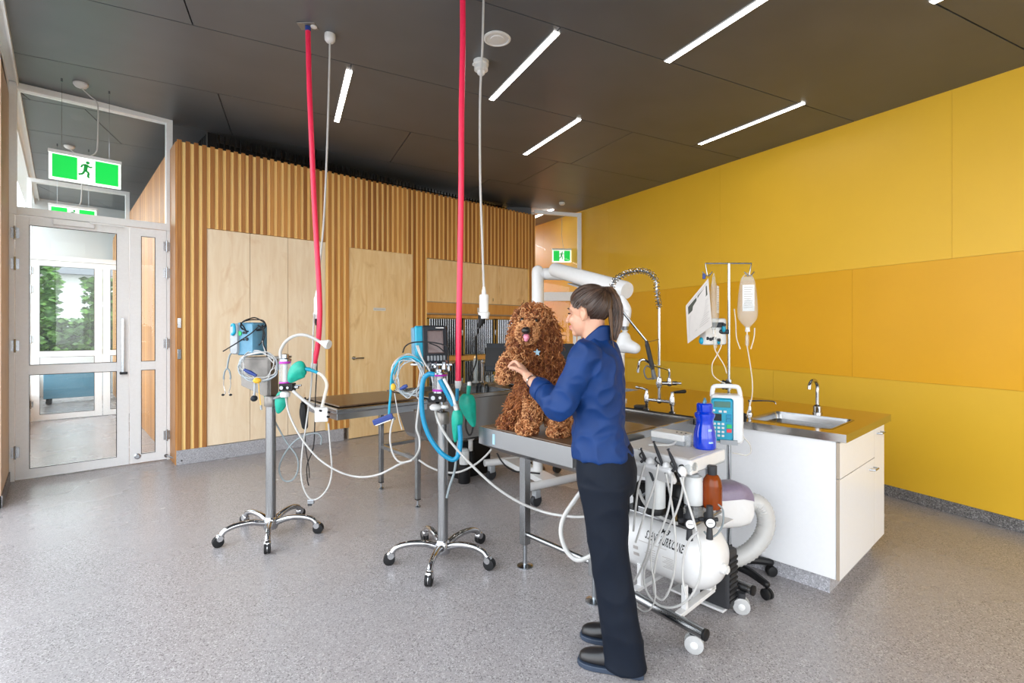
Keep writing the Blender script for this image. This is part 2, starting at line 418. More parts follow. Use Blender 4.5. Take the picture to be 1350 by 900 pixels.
for z in (0, 2.6, 3.44): m.box((XL - .12, -3.1, z), (XL - .06, 5.95, z + .06))
structure(m.build('window_5', 'door_frame_white', smooth=0), 'full height glazing frame along the left side')
m = MB()
for lo, hi in (((XL - .1, -3.25, 0), (6.5, -3.1, .25)), ((XL - .1, -3.25, 3.25), (6.5, -3.1, 4.2)), ((XL - .1, -3.25, .25), (.0, -3.1, 3.25)), ((4.0, -3.25, .25), (6.5, -3.1, 3.25)), ((2.0, -3.25, .25), (2.1, -3.1, 3.25))): m.box(lo, hi)
structure(m.build('wall_front', 'white_laminate', smooth=0))
# far ends of the corridors
m = MB(); m.box((XL - .16, 15.2, 0), (9.6, 15.35, .9)); m.box((XL - .16, 15.2, 2.9), (9.6, 15.35, 4.6)); m.box((1.6, 15.2, .9), (9.6, 15.35, 2.9)); structure(m.build('wall_far', 'white_laminate', smooth=0))
# ---------------------------------------------------------------- timber clad cabin
XC0, XC1 = .98, 6.46
ZT = 3.545
m = MB(); Yb = YT + .013                         # backing face
pier = [(XC0, 1.262), (2.617, 2.93), (3.92, 4.162), (6.275, XC1)]
over = [(1.262, 2.617, 2.62), (2.93, 3.92, 2.585), (4.162, 6.275, 2.56)]
m.m = 1
for a, b in pier: m.box((a, Yb, .16), (b, Yb + .05, ZT - .012))
for a, b, z in over: m.box((a, Yb, z), (b, Yb + .05, ZT - .012))
m.m = 0
x = XC0; pitch = .0795
while x < XC1 - .03:
    z0 = .16
    for a, b, z in over:
        if a - .01 < x + .02 < b + .005: z0 = z
    m.box((x, YT, z0), (x + .043, Yb - .0005, ZT + random.choice((0, .004))))
    x += pitch
# side cheeks, running back beside the glazed corridors
m.m = 2
m.box((XC0, Yb + .051, .0), (XC0 + .04, 14.9, ZT - .012)); m.m = 0
y = YD + .1
while y < 14.5:
    m.box((XC0 - .012, y, 0), (XC0, y + .09, ZT)); y += .1
m.m = 2; m.box((XC1 - .04, Yb + .051, 0), (XC1, 14.9, ZT - .012))
m.box((XC0 + .04, Yb + .051, ZT - .06), (XC1 - .04, 14.9, ZT - .012))
structure(m.build('wall_back', ['batten_brown', 'batten_pale', 'ply_orange'], smooth=0), 'timber battened cabin front with pale gaps')
m = MB(); m.box((XC0 - .005, YT - .008, 0), (2.855, Yb + .1, .16)); structure(m.build('baseboard_back', 'terrazzo_kick', smooth=0, bevel=.003))
# black mesh plenum screen on top of the cabin
m = MB()
def scr(x0, x1, y):
    m.m = 0
    z1 = lambda x: ceil_z(V(x, y, 0)) - .004
    m.prism([V(x0, y, ZT - .01), V(x0 + .1, y, ZT - .01), V(x0 + .1, y, z1(x0 + .1)), V(x0, y, z1(x0))], (0, .05, 0))
    xs = x0
    while xs < x1:
        if xs > x0 + .1: m.box((xs, y, ZT - .01), (xs + .012, y + .02, z1(xs)))
        xs += .06
    for z in [ZT + .02 + .035 * i for i in range(12)]:
        if z < min(z1(x0), z1(x1)) - .01: m.box((x0 + .02, y + .01, z), (x1, y + .025, z + .014))
    m.m = 1; m.prism([V(x0 + .02, y + .3, ZT - .01), V(x1, y + .3, ZT - .01), V(x1, y + .3, z1(x1)), V(x0 + .02, y + .3, z1(x0))], (0, .03, 0))
scr(1.36, 6.33, 7.0)
m.m = 0; ys = 7.05
while ys < 8.6:
    m.box((1.36, ys, ZT - .01), (1.38, ys + .02, ceil_z(V(1.36, ys, 0)) - .004)); ys += .07
structure(m.build('trim_2', ['black_plastic', 'black_gap'], smooth=0), 'black mesh screen between cabin top and ceiling')
m = MB(); m.prism([V(6.34, 6.86, ZT - .01), V(6.62, 6.86, ZT - .01), V(6.62, 6.9, ZT - .01), V(6.34, 6.9, ZT - .01)], UP * .26)
structure(m.build('trim_3', 'ceiling_board', smooth=0), 'dark grey bulkhead beside the black mesh')
# ---------------------------------------------------------------- tall cupboard, flush door, wall cabinets
t = thing('tall_cupboard', (1.94, Yb, .163), 'tall pale plywood cupboard with three plain doors, left of the flush door', 'cupboard')
m = MB(); m.box((1.262, Yb + .02, .163), (2.617, Yb + .4, 2.618)); m.build('carcass', 'ply_edge', t, smooth=0)
for i, (a, b) in enumerate(((1.266, 1.709), (1.714, 2.142), (2.147, 2.613))):
    m = MB(); m.box((a, YT + .012, .166), (b, Yb + .02, 2.614)); m.build('door', 'ply_pale', t, smooth=0)
d = bpy.data.objects.new('door_2', None); COL.objects.link(d); d.location = (3.42, Yb, 0); ORG['door_2'] = V(3.42, Yb, 0); structure(d, 'flush plywood door with lever handle and small white sign')
m = MB(); m.box((2.935, YT + .012, .008), (3.915, Yb + .03, 2.582)); m.m = 1; m.box((2.925, Yb + .005, .0), (2.935, Yb + .09, 2.59)); m.box((3.915, Yb + .005, 0), (3.925, Yb + .09, 2.59)); m.build('door_leaf', ['ply_gold', 'ply_edge'], d, smooth=0)
m = MB(); p = V(3.0, YT + .012, 1.09); m.cyl(p, p + V(0, -.012, 0), .026); m.cyl(p, p + V(0, -.05, 0), .009); m.tube([p + V(0, -.05, 0), p + V(.03, -.055, 0), p + V(.125, -.052, 0)], .009); m.build('door_handle', 'chrome', d)
m = MB(); m.box((3.29, YT + .007, 1.742), (3.475, YT + .012, 1.782)); m.m = 1
for i in range(9): m.box((3.302 + i * .018, YT + .006, 1.757), (3.312 + i * .018, YT + .007, 1.768))
m.build('door_sign', ['white_plastic', 'print_grey'], d, smooth=0)
t = thing('wall_cabinet', (5.2, Yb, 1.71), 'plywood wall cabinet row with three doors above the steel cages', 'cabinet')
m = MB(); m.box((4.165, Yb + .005, 1.71), (6.272, Yb + .5, 2.555)); m.build('carcass', 'ply_edge', t, smooth=0)
for a, b in ((4.17, 4.857), (4.862, 5.558), (5.563, 6.268)):
    m = MB(); m.box((a, YT + .012, 1.905), (b, Yb + .004, 2.55)); q = m.build('door', 'ply_gold', t, smooth=0)
    m = MB(); m.box((b - .1, YT + .0115, 1.95), (b - .09, YT + .0119, 2.0)); m.build('finger_slot', 'black_gap', q, smooth=0)
m = MB(); m.box((4.165, YT - .006, 1.73), (6.272, Yb + .004, 1.89)); m.build('pelmet', 'ply_orange', t, smooth=0, bevel=.002)
# power point on the pelmet
m = MB(); p = ony(631, 409, YT - .006); m.bx(p, (.05, .012, .085)); tag(m.build('power_point', 'white_plastic', bevel=.003), 'small white power point on the plywood pelmet above the cages', 'socket')
# stainless cage bank in the alcove
t = thing('cage_bank', (5.2, 6.62, 0), 'bank of stainless steel animal cages with barred doors under the wall cabinets', 'cage')
m = MB()
m.box((4.165, 7.25, .1), (6.27, 7.28, 1.71)); m.box((4.165, 6.6, .1), (4.18, 7.25, 1.71)); m.box((6.255, 6.6, .1), (6.27, 7.25, 1.71))
for x in (4.86, 5.56): m.box((x - .006, 6.62, .1), (x + .006, 7.25, 1.7))
for z in (.1, 1.02): m.box((4.18, 6.62, z), (6.255, 7.25, z + .02))
m.build('casing', 'steel_dull', t, smooth=0)
m = MB(); m.box((4.18, 6.585, .985), (6.26, 6.62, 1.055)); m.box((4.18, 6.585, 1.66), (6.26, 6.62, 1.705)); m.box((4.18, 6.585, 0), (6.26, 6.62, .12)); m.build('timber_rail', 'ply_orange', t, smooth=0)
for z0, z1 in ((1.06, 1.655), (.13, .98)):
    for a, b in ((4.2, 4.85), (4.88, 5.55), (5.58, 6.24)):
        m = MB(); y = 6.595
        for lo, hi in (((a, y, z0), (a + .035, y + .015, z1)), ((b - .035, y, z0), (b, y + .015, z1)), ((a, y, z0), (b, y + .015, z0 + .012)), ((a, y, z1 - .012), (b, y + .015, z1))): m.box(lo, hi)
        q = m.build('cage_door', 'steel_bright', t, smooth=0)
        m = MB(); xx = a + .055
        while xx < b - .045: m.cyl((xx, y + .008, z0 + .01), (xx, y + .008, z1 - .01), .0068, n=6); xx += .042
        for k in (.25, .5, .75): m.cyl((a + .03, y + .012, z0 + (z1 - z0) * k), (b - .03, y + .012, z0 + (z1 - z0) * k), .003, n=6)
        m.build('bars', 'steel_bright', q)
        m = MB(); m.bx((b + .012, y - .008, z0 + (z1 - z0) * .62), (.02, .02, .09)); m.build('latch', 'steel', q, bevel=.003)
# ---------------------------------------------------------------- glazed doors and transom (left)
def rect_frame(mb, x0, x1, z0, z1, y0, y1, l, r, b, t):
    mb.box((x0, y0, z0), (x0 + l, y1, z1)); mb.box((x1 - r, y0, z0), (x1, y1, z1)); mb.box((x0 + l, y0, z0), (x1 - r, y1, z0 + b)); mb.box((x0 + l, y0, z1 - t), (x1 - r, y1, z1))
def empty_struct(name, loc, label):
    o = bpy.data.objects.new(name, None); COL.objects.link(o); o.location = loc; ORG[o.name] = Vector(loc); return structure(o, label)
def glazed_entry(n, Y, x0, x1, ztop, label):
    w = empty_struct('window_%d' % n, ((x0 + x1) / 2, Y, 2.64), 'transom glazing above ' + label)
    m = MB(); rect_frame(m, x0, x1, 2.605, ztop, Y - .05, Y + .05, .055, .06, .075, .06)
    m.build('window_frame', 'door_frame_white', w, smooth=0, bevel=.003)
    m = MB(); m.box((x0 + .055, Y - .004, 2.68), (x1 - .06, Y + .004, ztop - .06)); m.build('pane', 'glass', w, smooth=0)
    d = empty_struct('door_%d' % n, ((x0 + x1) / 2, Y, 0), label)
    m = MB(); m.box((x0, Y - .05, 0), (x0 + .04, Y + .05, 2.604)); m.box((x1 - .055, Y - .05, 0), (x1, Y + .05, 2.604)); m.build('jamb', 'door_frame_white', d, smooth=0, bevel=.003)
    xm = x0 + .935
    for a, b, gs, ge in ((x0 + .044, xm - .004, .1, .105), (xm + .004, x1 - .059, .1, .105)):
        m = MB(); rect_frame(m, a, b, .008, 2.595, Y - .045, Y - .0, gs, ge, .095, .085); m.box((a + gs, Y - .046, 1.03), (b - ge, Y + .001, 1.125))
        q = m.build('door_leaf', 'door_frame_white', d, smooth=0, bevel=.002)
        m = MB(); m.box((a + gs, Y - .026, .103), (b - ge, Y - .02, 1.03)); m.box((a + gs, Y - .026, 1.125), (b - ge, Y - .02, 2.51)); m.build('pane', 'glass', q, smooth=0)
        m = MB(); rect_frame(m, a + gs - .001, b - ge + .001, .102, 1.031, Y - .047, Y - .045, .006, .006, .006, .006); rect_frame(m, a + gs - .001, b - ge + .001, 1.124, 2.511, Y - .047, Y - .045, .006, .006, .006, .006); m.build('gasket', 'dark_grey', q, smooth=0)
    for xx in (x0 + .042, x1 - .057):
        for z in (.28, 1.32, 2.12, 2.42):
            m = MB(); m.cyl((xx, Y - .058, z - .065), (xx, Y - .058, z + .065), .009, n=10); m.box((xx - .03, Y - .053, z - .05), (xx + .03, Y - .049, z + .05)); m.build('hinge', 'steel_bright', d)
    return d, xm
d, xm = glazed_entry(1, YD, XL, .994, 3.89, 'white glazed double door into the corridor')
m = MB(); m.box((xm - .075, YD - .1, 1.02), (xm - .05, YD - .085, 1.6)); m.box((xm - .07, YD - .09, 1.56), (xm - .055, YD - .045, 1.58)); m.box((xm - .07, YD - .09, 1.06), (xm - .055, YD - .045, 1.08)); m.m = 1; m.box((xm - .085, YD - .1, .995), (xm - .02, YD - .045, 1.02)); m.build('pull_handle', ['steel_bright', 'dark_grey'], d, smooth=0, bevel=.002)
m = MB(); m.box((-.02, YD - .1, 2.535), (.3, YD - .046, 2.59)); m.box((.26, YD - .13, 2.575), (.55, YD - .11, 2.59)); m.build('door_closer', 'door_frame_white', d, smooth=0, bevel=.004)
m = MB(); m.lathe([(.028, 0), (.03, .01), (.02, .014), (.02, .008), (0, .008)], (xm + .07, YD - .046, .085), (0, -1, 0)); m.build('floor_bolt', 'steel_bright', d)
glazed_entry(3, 11.2, XL, .97, 3.9, 'second glazed double door further down the corridor')
m = MB(); m.box((XC0 - .012, YT + .024, .0), (XC0 + .02, YD - .051, ZT - .02)); structure(m.build('trim_4', 'batten_brown', smooth=0), 'timber reveal between cabin and door frame')
m = MB(); m.bx(V(1.0, YT - .004, 1.55), (.035, .012, .11)); tag(m.build('light_switch', 'steel_bright', bevel=.003), 'slim steel switch plate on the battens beside the glazed door, upper of two', 'switch')
m = MB(); m.bx(V(1.0, YT - .004, 1.21), (.035, .012, .11)); tag(m.build('light_switch', 'steel_bright', bevel=.003), 'slim steel switch plate on the battens beside the glazed door, lower of two', 'switch')
m = MB(); m.cyl((.93, YD - .06, .05), (1.02, YT - .02, .05), .008); m.cyl((.935, YD - .058, .05), (.925, YD - .07, .05), .018); tag(m.build('door_stop', 'steel_bright'), 'small steel door stop low on the kickboard at the cabin corner', 'door stop')
# right corridor doorway screen
a0, a1 = V(7.13, 6.03, 0), V(6.47, 6.66, 0); dd = (a1 - a0).normalized(); nn = V(dd.y, -dd.x, 0); Lr = (a1 - a0).length
def scr_box(mb, u0, u1, z0, z1, th=.07, off=0):
    p, q = a0 + dd * u0 + nn * off, a0 + dd * u1 + nn * off
    mb.prism([p - nn * th / 2 + UP * z0, q - nn * th / 2 + UP * z0, q + nn * th / 2 + UP * z0, p + nn * th / 2 + UP * z0], UP * (z1 - z0))
w = empty_struct('window_4', (a0 + a1) / 2 + UP * 2.1, 'glazed screen at the right end of the cabin beside the yellow wall')
m = MB(); zt = 3.6
scr_box(m, 0, .07, 0, zt); scr_box(m, Lr - .06, Lr + .0, 0, zt)
p, q = a0 + dd * .07, a1 - dd * .06
m.prism([p - nn * .035 + UP * (zt - .065), q - nn * .035 + UP * (zt + .0), q + nn * .035 + UP * (zt + .0), p + nn * .035 + UP * (zt - .065)], UP * .06)
scr_box(m, .07, Lr - .06, 2.07, 2.16); scr_box(m, .07, Lr - .06, 0, .09)
m.build('window_frame', 'door_frame_white', w, smooth=0, bevel=.003)
m = MB(); scr_box(m, .09, .15, .09, 2.07, .05); scr_box(m, .15, Lr - .08, 2.0, 2.07, .05); scr_box(m, Lr - .14, Lr - .08, .09, 2.07, .05); m.build('door_leaf', 'door_frame_white', w, smooth=0)
m = MB(); scr_box(m, .07, Lr - .06, 2.16, zt - .02, .008); scr_box(m, .15, Lr - .14, .09, 2.0, .008); m.build('pane', 'glass', w, smooth=0)
m = MB(); scr_box(m, Lr, Lr + .45, ZT - .0, 3.72, .05); structure(m.build('trim_5', 'ceiling_board', smooth=0), 'dark bulkhead above the cabin end')
# ---------------------------------------------------------------- exit signs
def exit_sign(label, W, hh, arrow=None, canopy=True, reach=.7, simple=False):
    t = thing('exit_sign', (0, 0, 0), label, 'sign')
    m = MB(); m.box((-W / 2, -.012, 0), (W / 2, .012, hh)); m.m = 1; m.box((-W / 2 - .006, -.014, hh - .02), (W / 2 + .006, .014, hh + .012)); m.build('panel', ['sign_white_lit', 'white_plastic'], t, smooth=0, bevel=.002)
    b = .022; cw = W * .125
    g = MB()
    for s in (-1, 1):
        lo, hi = sorted((s * cw, s * (W / 2 - b))); g.box((lo, -.0155, b), (hi, -.0115, hh - b - .01))
        g.build('green_field', 'sign_green_lit', t, smooth=0); g = MB()
    # running figure in the white doorway
    f = MB(); y0, y1 = -.0165, -.0115; k = hh * .0098
    def limb(pts, r):
        for (xa, za), (xb, zb) in zip(pts, pts[1:]):
            a, b2 = V(xa, 0, za) * k, V(xb, 0, zb) * k; a.z += hh * .5; b2.z += hh * .5
            d = (b2 - a).normalized(); p = V(-d.z, 0, d.x) * r * k
            f.prism([a - p + V(0, y0, 0), b2 - p + V(0, y0, 0), b2 + p + V(0, y0, 0), a + p + V(0, y0, 0)], (0, y1 - y0, 0))
    f.cyl(V(4 * k, y0, hh * .5 + 27 * k), V(4 * k, y1, hh * .5 + 27 * k), 5.5 * k, n=12)
    limb([(0, 20), (-3, -2)], 5.5); limb([(0, 19), (-11, 16), (-15, 7)], 2.6); limb([(1, 18), (10, 11), (17, 14)], 2.6)
    limb([(-3, -2), (7, -10), (4, -26)], 3.2); limb([(-4, -2), (-10, -16), (-22, -20)], 3.2); limb([(4, -26), (9, -26)], 2.4)
    f.build('running_figure', 'sign_green', t, smooth=0)
    if arrow:
        f = MB(); z = hh * .5; xs = arrow * W * .32
        f.prism([V(xs - .04, -.0165, z - .012), V(xs + .05, -.0165, z - .012), V(xs + .05, -.0165, z + .012), V(xs - .04, -.0165, z + .012)], (0, .004, 0))
        f.prism([V(xs - .075, -.0165, z), V(xs - .03, -.0165, z - .04), V(xs - .03, -.0165, z + .04)], (0, .004, 0)); f.build('arrow', 'sign_white_lit', t, smooth=0)
    if simple:
        m = MB(); m.tube([(0, 0, hh + reach), (.004, 0, hh + reach * .6), (.0, 0, hh + reach * .4), (.03, 0, hh + .05), (.05, 0, hh + .01)], .0035); m.build('supply_cable', 'grey_plastic', t)
    elif canopy:
        m = MB()
        for s in (-1, 1): m.cyl((s * W * .33, 0, hh), (s * W * .33, 0, hh + reach), .0016, n=6)
        m.build('hanging_wire', 'steel_bright', t)
        for s in (-1, 1):
            m = MB(); m.cyl((s * W * .33, 0, hh + reach - .03), (s * W * .33, 0, hh + reach), .008, n=8); m.build('ceiling_stud', 'steel_bright', t)
        m = MB(); m.lathe([(.06, 0), (.06, -.014), (.045, -.035), (.015, -.046)], (-.04, .0, hh + reach)); m.build('ceiling_rose', 'white_plastic', t)
        m = MB(); m.tube([(-.04, 0, hh + reach - .04), (.03, 0, hh + reach - .1), (.085, -.005, hh + reach - .16), (.09, -.005, hh + .35), (.085, -.005, hh + .12), (.07, 0, hh + .05), (.03, 0, hh + .008)], .006); m.build('supply_cable', 'white_hose', t)
    return t
e = exit_sign('green running man exit sign hanging in front of the glazed double door', .54, .27, None, True, ceil_z(V(.33, 6.45, 0)) - 3.165)
e.location = (.22, 6.45, 2.895); e.rotation_euler.z = rad(4)
e = exit_sign('green exit sign with arrow hanging further down the corridor behind the transom', .5, .25, -1, True, ceil_z(V(.4, 9.3, 0)) - 3.18)
e.location = (.18, 9.3, 2.93)
zz = 9.6; p = at(740.5, 337, zz); 
e = exit_sign('green exit sign hanging in the yellow corridor behind the right glazed screen', .36, .25, None, True, ceil_z(p) - p.z - .125 - .002, True)
e.location = (p.x, p.y, p.z - .125); e.rotation_euler.z = rad(-38)
# ---------------------------------------------------------------- ceiling fittings
def strip_light(v0, v1, w, label):
    c = vw((v0 + v1) / 2, w); t = thing('strip_light', c, label, 'light', 'ceiling strip lights')
    a, b = vw(v0, w), vw(v1, w); d = (b - a).normalized(); s = BN.copy(); s.z = -.044; s.normalize(); u = d.cross(s).normalized()
    if u.z > 0: u = -u
    m = MB(); cc = (a + b) / 2
    m.obox(cc + s * .027 + u * .002, (d, s, u), ((b - a).length, .006, .012)); m.obox(cc - s * .027 + u * .002, (d, s, u), ((b - a).length, .006, .012)); m.build('channel', 'white_plastic', t, smooth=0)
    m = MB(); m.obox(cc + u * .003, (d, s, u), ((b - a).length, .046, .01)); m.build('diffuser', 'lamp_white', t, smooth=0)
strip_light(4.53, 5.83, .455, 'short looking glowing ceiling strip light above the tall cupboard')
strip_light(3.16, 4.43, 1.72, 'glowing ceiling strip light beside the round ceiling speaker')
strip_light(4.40, 5.68, 2.65, 'glowing ceiling strip light above the wall cabinets')
strip_light(1.82, 3.09, 2.645, 'glowing ceiling strip light running out of the picture top')
strip_light(3.06, 4.29, 4.125, 'glowing ceiling strip light nearest to the yellow wall')
strip_light(.5, 1.78, 3.52, 'glowing ceiling strip light cut off at the top right corner')
c = at(717, 281, 9.55)
t = thing('strip_light', c, 'small glowing strip light in the yellow corridor seen through the screen', 'light', 'ceiling strip lights'); dv = (at(729, 276, 9.3) - at(706, 286, 9.8)).normalized(); sd = dv.cross(UP).normalized()
m = MB(); m.obox(c, (dv, sd, dv.cross(sd)), (.8, .05, .012)); m.build('diffuser', 'lamp_white', t, smooth=0); m = MB(); m.obox(c + UP * .02, (dv, sd, dv.cross(sd)), (.82, .07, .03)); m.build('channel', 'white_plastic', t, smooth=0)
c = vw(3.44, 1.38); m = MB(); m.lathe([(.0, -.001), (.1, -.001), (.1, -.008), (.085, -.012), (.082, -.006), (.05, -.006), (.048, -.012), (.02, -.014), (.0, -.014)], c, n=32); tag(m.build('ceiling_speaker', 'white_plastic'), 'round white flush speaker plate in the dark ceiling', 'speaker')
c = vw(3.81, 1.39)
t = thing('ceiling_sensor', c, 'white stepped motion sensor on the ceiling next to the second white cord', 'sensor')
m = MB(); m.lathe([(.062, 0), (.062, -.03), (.05, -.036), (.055, -.05), (.055, -.075), (.04, -.085), (0, -.087)], c); m.build('housing', 'white_plastic', t)
m = MB(); m.ell(c - UP * .09, (.033, .033, .03)); m.build('lens', 'white_enamel', t)
for i in range(3):
    a = 2.1 * i; m = MB(); m.bx(c + V(math.cos(a) * .06, math.sin(a) * .06, -.018), (.02, .02, .022)); m.build('clip', 'white_plastic', t, bevel=.003)
c = at(741, 272.5, 8.7); c.z = ceil_z(c); m = MB(); m.lathe([(.05, 0), (.05, -.025), (.035, -.045), (0, -.048)], c); tag(m.build('smoke_detector', 'white_plastic'), 'small white detector on the ceiling in front of the glazed screen', 'detector')
# ================================================================ ISLAND BENCH
IX0, IX1, IY0 = 3.19, 4.15, .86
t = thing('base_cabinet', (3.67, 1.24, 0), 'white laminate base cabinet with plywood edges under the small sink at the bench end', 'cabinet')
m = MB(); m.box((IX0 + .002, IY0 + .02, .10), (IX1, 1.62, .862)); m.build('carcass', 'white_laminate', t, smooth=0, bevel=.001)
m = MB(); m.box((IX0 + .04, IY0 + .06, 0), (IX1 - .05, 1.62, .1)); m.build('kickboard', 'terrazzo_kick', t, smooth=0)
XD = 3.905
def front(name, x0, x1, z0, z1, hx=None, hz=None):
    m = MB(); m.box((x0, IY0, z0), (x1, IY0 + .018, z1)); m.m = 1; m.box((x0 - .0015, IY0 + .0005, z0), (x0, IY0 + .0175, z1)); m.box((x0, IY0 + .0005, z0 - .0012), (x1, IY0 + .0175, z0))
    q = m.build(name, ['white_laminate', 'ply_edge'], t, smooth=0)
    if hx is not None:
        h = MB(); h.tube([V(hx - .045, IY0, hz), V(hx - .04, IY0 - .028, hz), V(hx + .04, IY0 - .028, hz), V(hx + .045, IY0, hz)], .005, k=1); h.build('door_handle', 'steel_bright', q)
front('drawer', IX0, XD - .002, .66, .858)
front('door', IX0, XD - .002, .103, .655, XD - .07, .60)
front('door', XD + .002, IX1, .103, .858, XD + .1, .805)
t = thing('base_cabinet', (3.9, 2.5, 0), 'white bench cabinet behind the wet table tub, under the tall spring tap', 'cabinet')
m = MB(); m.box((3.2, 1.64, .1), (4.25, 2.70, .862)); m.build('carcass', 'white_laminate', t, smooth=0); m = MB(); m.box((3.24, 1.64, 0), (4.2, 2.66, .1)); m.build('kickboard', 'terrazzo_kick', t, smooth=0)
# stainless worktop with a pressed sink
t = thing('worktop', (3.7, 1.6, .865), 'long stainless steel island worktop with an undermounted sink', 'worktop')
m = MB()
out = [(3.172, .825), (4.165, .825), (4.43, 2.25), (4.66, 3.26), (4.1, 3.26), (4.1, 2.74), (3.06, 2.74), (3.06, 1.60), (3.172, 1.60)]
sk = (3.285, 3.735, .935, 1.395)
def topquads(mb, x0, x1, y0, y1, z): mb.add([V(x0, y0, z), V(x1, y0, z), V(x1, y1, z), V(x0, y1, z)], [(0, 1, 2, 3)])
zt = .91
# top faces around the sink hole
topquads(m, 3.172, sk[0], .825, 1.60, zt); topquads(m, sk[0], sk[1], .825, sk[2], zt); topquads(m, sk[0], sk[1], sk[3], 1.60, zt)
m.add([V(sk[1], .825, zt), V(4.165, .825, zt), V(4.309, 1.60, zt), V(sk[1], 1.60, zt)], [(0, 1, 2, 3)])
m.add([V(3.06, 1.60, zt), V(4.309, 1.60, zt), V(4.43, 2.25, zt), V(4.66, 3.26, zt), V(4.1, 3.26, zt), V(4.1, 2.74, zt), V(3.06, 2.74, zt)], [(0, 1, 2, 3, 4, 5, 6)])
for (a, b) in zip(out, out[1:] + out[:1]): m.add([V(a[0], a[1], zt), V(b[0], b[1], zt), V(b[0], b[1], .865), V(a[0], a[1], .865)], [(0, 1, 2, 3)])
m.add([V(x, y, .8649) for x, y in out], [tuple(range(9))])
m.build('top', 'steel_worktop', t, smooth=0)
m = MB()
def rrect(x0, x1, y0, y1, z, r, n=5):
    o = []
    for cx, cy, a in ((x1 - r, y1 - r, 0), (x0 + r, y1 - r, 90), (x0 + r, y0 + r, 180), (x1 - r, y0 + r, 270)):
        for i in range(n + 1):
            q = rad(a + 90 * i / n); o.append(V(cx + r * math.cos(q), cy + r * math.sin(q), z))
    return o
m.loft([rrect(sk[0] - .012, sk[1] + .012, sk[2] - .012, sk[3] + .012, zt + .0012, .035), rrect(*sk, zt + .0008, .03), rrect(sk[0] + .006, sk[1] - .006, sk[2] + .006, sk[3] - .006, zt - .02, .04), rrect(sk[0] + .02, sk[1] - .02, sk[2] + .02, sk[3] - .02, .72, .06)], cap=False)
f = rrect(sk[0] + .02, sk[1] - .02, sk[2] + .02, sk[3] - .02, .72, .06); m.add(f, [tuple(range(len(f)))])
m.build('sink_bowl', 'steel', t, smooth=40)
m = MB(); m.box((3.0601, 1.66, .9105), (3.09, 2.36, .9125)); m.build('tub_seal', 'black_gap', t, smooth=0)
# gooseneck tap and soap pump
b = V(3.83, 1.165, .911); t = thing('gooseneck_tap', b, 'small chrome gooseneck tap behind the undermounted sink', 'tap')
m = MB(); m.lathe([(.03, 0), (.03, .01), (.026, .012), (.026, .05), (.02, .055), (.014, .06)], b); m.build('body', 'chrome', t)
m = MB(); dx = V(-1, .15, 0).normalized(); m.tube([b + UP * .05, b + UP * .14, b + UP * .19, b + UP * .222 + dx * .03, b + UP * .225 + dx * .07, b + UP * .2 + dx * .1, b + UP * .17 + dx * .108], .012, n=12); m.build('spout', 'chrome', t)
b = V(3.44, 1.45, .911); t = thing('soap_pump', b, 'chrome soap pump with thin spout beside the sink', 'pump')
m = MB(); m.lathe([(.02, 0), (.018, .015), (.01, .02), (.012, .05), (.006, .06), (.005, .085), (.011, .088), (.011, .1)], b); m.build('pump_body', 'chrome', t)
m = MB(); m.tube([b + UP * .092, b + V(.07, -.07, .094), b + V(.115, -.11, .088), b + V(.122, -.12, .072)], .005); m.build('spout', 'chrome', t)
# pre-rinse spray tap
t = thing('spray_tap', (3.08, 1.93, .911), 'tall chrome pre rinse tap with spring hose arching behind the woman', 'tap')
TD = 3.47
A, B2 = V(3.115, 2.03, .911), V(3.115, 1.83, .911)
for q in (A, B2):
    m = MB(); m.lathe([(.024, 0), (.024, .01), (.013, .014), (.013, .05), (.019, .055), (.021, .1), (.015, .115), (.011, .13), (.012, .145)], q); c = m.build('pillar', 'chrome', t)
    m = MB(); h = q + UP * .14
    if q is A: m.taper([h, h + V(-.02, .03, .012), h + V(-.05, .05, .02)], [.007, .008, .011])
    else: m.taper([h, h + V(.03, -.03, .004), h + V(.07, -.05, .006)], [.007, .01, .013])
    m.build('lever', 'chrome' if q is A else 'black_plastic', c)
C0 = (A + B2) / 2; zb = .985
m = MB(); m.cyl(A + UP * (zb - .911), B2 + UP * (zb - .911), .011); m.ell(C0 + UP * (zb - .911), .02); m.build('bridge_pipe', 'chrome', t)
m = MB(); m.cyl(C0 + UP * .07, C0 + UP * .74, .0105, n=14)
m.lathe([(.017, 0), (.02, .02), (.02, .06), (.014, .075)], C0 + UP * .165); m.build('riser', 'chrome', t)
q = C0 + UP * .195; rdir = (RT * 1).normalized()
m = MB(); m.cyl(q - rdir * .02, q + rdir * .12, .014); m.cyl(q + rdir * .12, q + rdir * .15, .009); m.ell(q + rdir * .07, .022); m.lathe([(.018, 0), (.016, .03), (.012, .04)], q + rdir * .07); m.build('valve_body', 'chrome', t)
base = q + rdir * .07
sp = [base + UP * .02, base + UP * .085, base + UP * .10 - rdir * .02, at(862, 481, TD), at(849, 474, TD), at(843, 477, TD), at(841.5, 487, TD)]
m = MB(); m.tube(sp, .009, n=10, k=5); m.cyl(sp[-1] + UP * .005, sp[-1] - UP * .02, .011); m.build('swing_spout', 'chrome', t)
top = C0 + UP * .72
arc = [top, at(866, 385, TD), at(865, 371, TD), at(858, 361, TD - .02), at(846, 357, TD - .04), at(832, 358.5, TD - .06), at(820, 363, TD - .08), at(810, 370, TD - .09), at(806, 381, TD - .1), at(809, 396, TD - .1), at(822, 412, TD - .08), at(838, 432, TD - .06), at(852, 449, TD - .05)]
m = MB(); m.tube(arc, .0085, n=8, k=6); m.build('hose', 'steel_bright', t)
m = MB(); pts = spline(arc[:9], 40); hel = []
acc = 0
